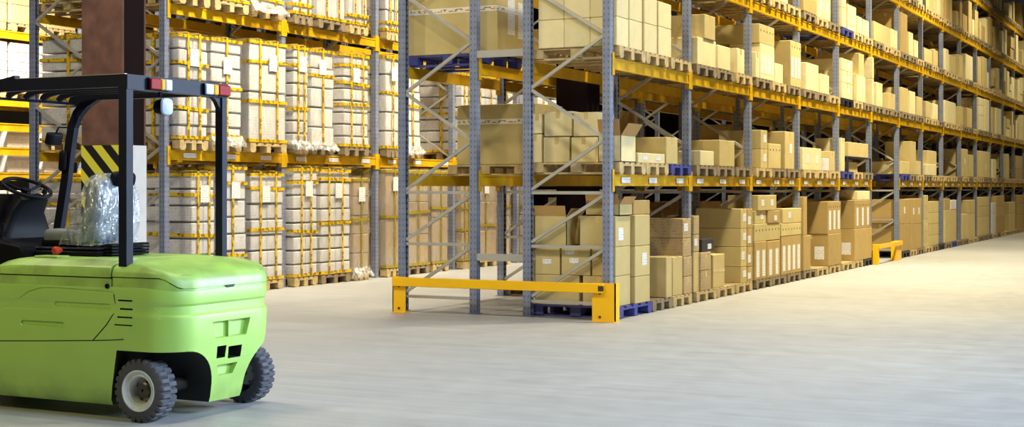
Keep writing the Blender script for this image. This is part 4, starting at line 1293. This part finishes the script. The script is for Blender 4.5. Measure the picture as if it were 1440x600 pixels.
# steering column and wheel
wc = onY(38, 264, 8.0)
cw = MB()
base_ = [(-8.75, -8.02, .95), (-8.75, -8.05, 1.1), (-8.72, -8.11, 1.25), (-8.62, -8.10, 1.40), (-8.48, -8.03, 1.50), (-8.40, -8.08, 1.545)]
cw.rings([rrect(xa, xb, 8.0 - w, 8.0 + w, .05, .06, z, 5) for (xa, xb, z), w in zip(base_, (.34, .32, .24, .17, .14, .11))])
cw.build('steering_column', 'black', fk, smooth=40)
sw = empty('steering_wheel', wc, fk)
nrm = Vector((.40, -.05, .91)).normalized(); u_ = Vector((0, 1, 0)); u_ = (u_ - nrm * u_.dot(nrm)).normalized(); v_ = nrm.cross(u_)
rad = .178
pt_ = [wc + u_ * rad * math.cos(t) + v_ * rad * math.sin(t) for t in [2 * math.pi * k / 40 for k in range(40)]]
MB().tube(pt_, .0145, 10, closed=True).build('wheel_rim', 'black', sw, smooth=60)
for ang in (.2, 2.3, 4.3):
    pe = wc + u_ * rad * math.cos(ang) + v_ * rad * math.sin(ang)
    MB().tube([wc - nrm * .03, wc - nrm * .02 + (pe - wc) * .5, pe], .011, 8).build('spoke', 'black', sw, smooth=60)
MB().tube([wc - nrm * .12, wc - nrm * .01], .035, 14).build('hub', 'black', sw, smooth=40)
kp = onY(66, 268, 8.0); kd = min(pt_, key=lambda q: (Vector(q) - kp).length)
MB().tube([kd, Vector(kd) + nrm * .03, Vector(kd) + nrm * .032, Vector(kd) + nrm * .065], .02, 12, rr=[.008, .008, .02, .018]).build('spinner_knob', 'black', sw, smooth=40)
# mirror on the far pillar
mc = onY(76, 195, YB - .02)
mr_ = empty('mirror', mc, fk)
rbox(mc, (.03, .075, .05), .3, .018, 'mirror_shell', 'black', mr_)
pa = onY(97, 186, YB); 
MB().tube([mc + Vector((.01, 0, .03)), mc + Vector((.05, .0, .09)), pa + Vector((-.02, 0, .04)), pa], .007, 8).build('mirror_arm', 'black', mr_, smooth=60)
ga = onY(89, 226, YB - .04); rbox(ga, (.035, .03, .085), .1, .028, 'grab_pad', 'black', mr_)
# cowl, mast and forks beyond the frame
ms = empty('mast', (-9.0, YC, .2), fk)
for y in (7.72, 8.32): MB().box(-9.08, -8.93, y - .04, y + .04, .08, 2.1).build('mast_rail', nv, ms, bevel=.004)
for z in (.35, 1.2, 2.02): MB().box(-9.06, -8.95, 7.76, 8.28, z, z + .09).build('mast_cross_member', nv, ms)
MB().box(-9.16, -9.085, 7.55, 8.49, .12, .55).build('fork_carriage', nv, ms)
for y in (7.72, 8.22): MB().prism([(-9.165, .06), (-9.165, .6), (-9.2, .6), (-9.2, .1), (-10.2, .075), (-10.2, .06)], 'y', y, y + .1).build('fork', 'bolt', ms)
MB().box(-8.93, -8.751, 7.6, 8.44, .15, .9).build('front_frame', nv, fk)

# ------------------------------------------------------------------ light
def area(name, loc, target, size, power, col, sy=None):
    l = bpy.data.lights.new(name, 'AREA'); l.energy = power; l.color = col; l.size = size
    if sy: l.shape = 'RECTANGLE'; l.size_y = sy
    o = bpy.data.objects.new(name, l); COL.objects.link(o); o.location = loc
    d = Vector(target) - Vector(loc); o.rotation_euler = d.to_track_quat('-Z', 'Y').to_euler(); return o
WARM = (1.0, .90, .62); COOL = (.62, .78, 1.0)
def spread(o, deg): o.data.spread = math.radians(deg); return o
for y, p in ((18.5, .75), (23.5, 1.3), (29, 1.45), (35.5, 1.1), (43, .6), (52, .4)): spread(area('aisle_lamp', (-4.1, y, 9.2), (-5.2, y + .4, 0), .6, 300 * p, WARM), 118)
for y, p in ((17.5, 1), (23, 1), (29, .9), (37, .5)): spread(area('aisle_lamp', (-10.4, y, 8.4), (-13.6, y, 1.2), .6, 215 * p, (1, .91, .70)), 100)
for x, y, p in ((-4.8, 9.0, 190), (-9.0, 8.5, 150), (-13.5, 9.5, 170)): area('bay_lamp', (x, y, 8.8), (x - .3, y + 4.0, 0), .6, p, (1.0, .92, .74))
spread(area('side_lamp', (-17.3, 15.8, 6.6), (-19.1, 18.6, 2.4), .8, 260, (1, .9, .75)), 100)
spread(area('unseen_daylight', (7.0, 22.0, 5.5), (-5.6, 8.6, .8), 6.0, 400, COOL, 5.0), 60)  # unseen panel added for the cool sheen on the forklift's rear
spread(area('unseen_daylight', (8.5, 7.0, 8.0), (-4.5, 9.0, 0), 4.0, 280, (.54, .74, 1.0), 3.6), 70)
area('warm_fill', (-9.0, 2.5, 5.5), (-8.2, 8, .8), 1.0, 120, (1, .90, .45))  # unseen fill added to warm the forklift's near side
w = bpy.data.worlds.new('world'); SC.world = w; w.use_nodes = True
w.node_tree.nodes['Background'].inputs[0].default_value = (1.0, .86, .66, 1); w.node_tree.nodes['Background'].inputs[1].default_value = .008
vs = SC.view_settings; vs.view_transform = 'Standard'; vs.look = 'None'; vs.exposure = 0.75; vs.gamma = 1.0; vs.use_curve_mapping = False
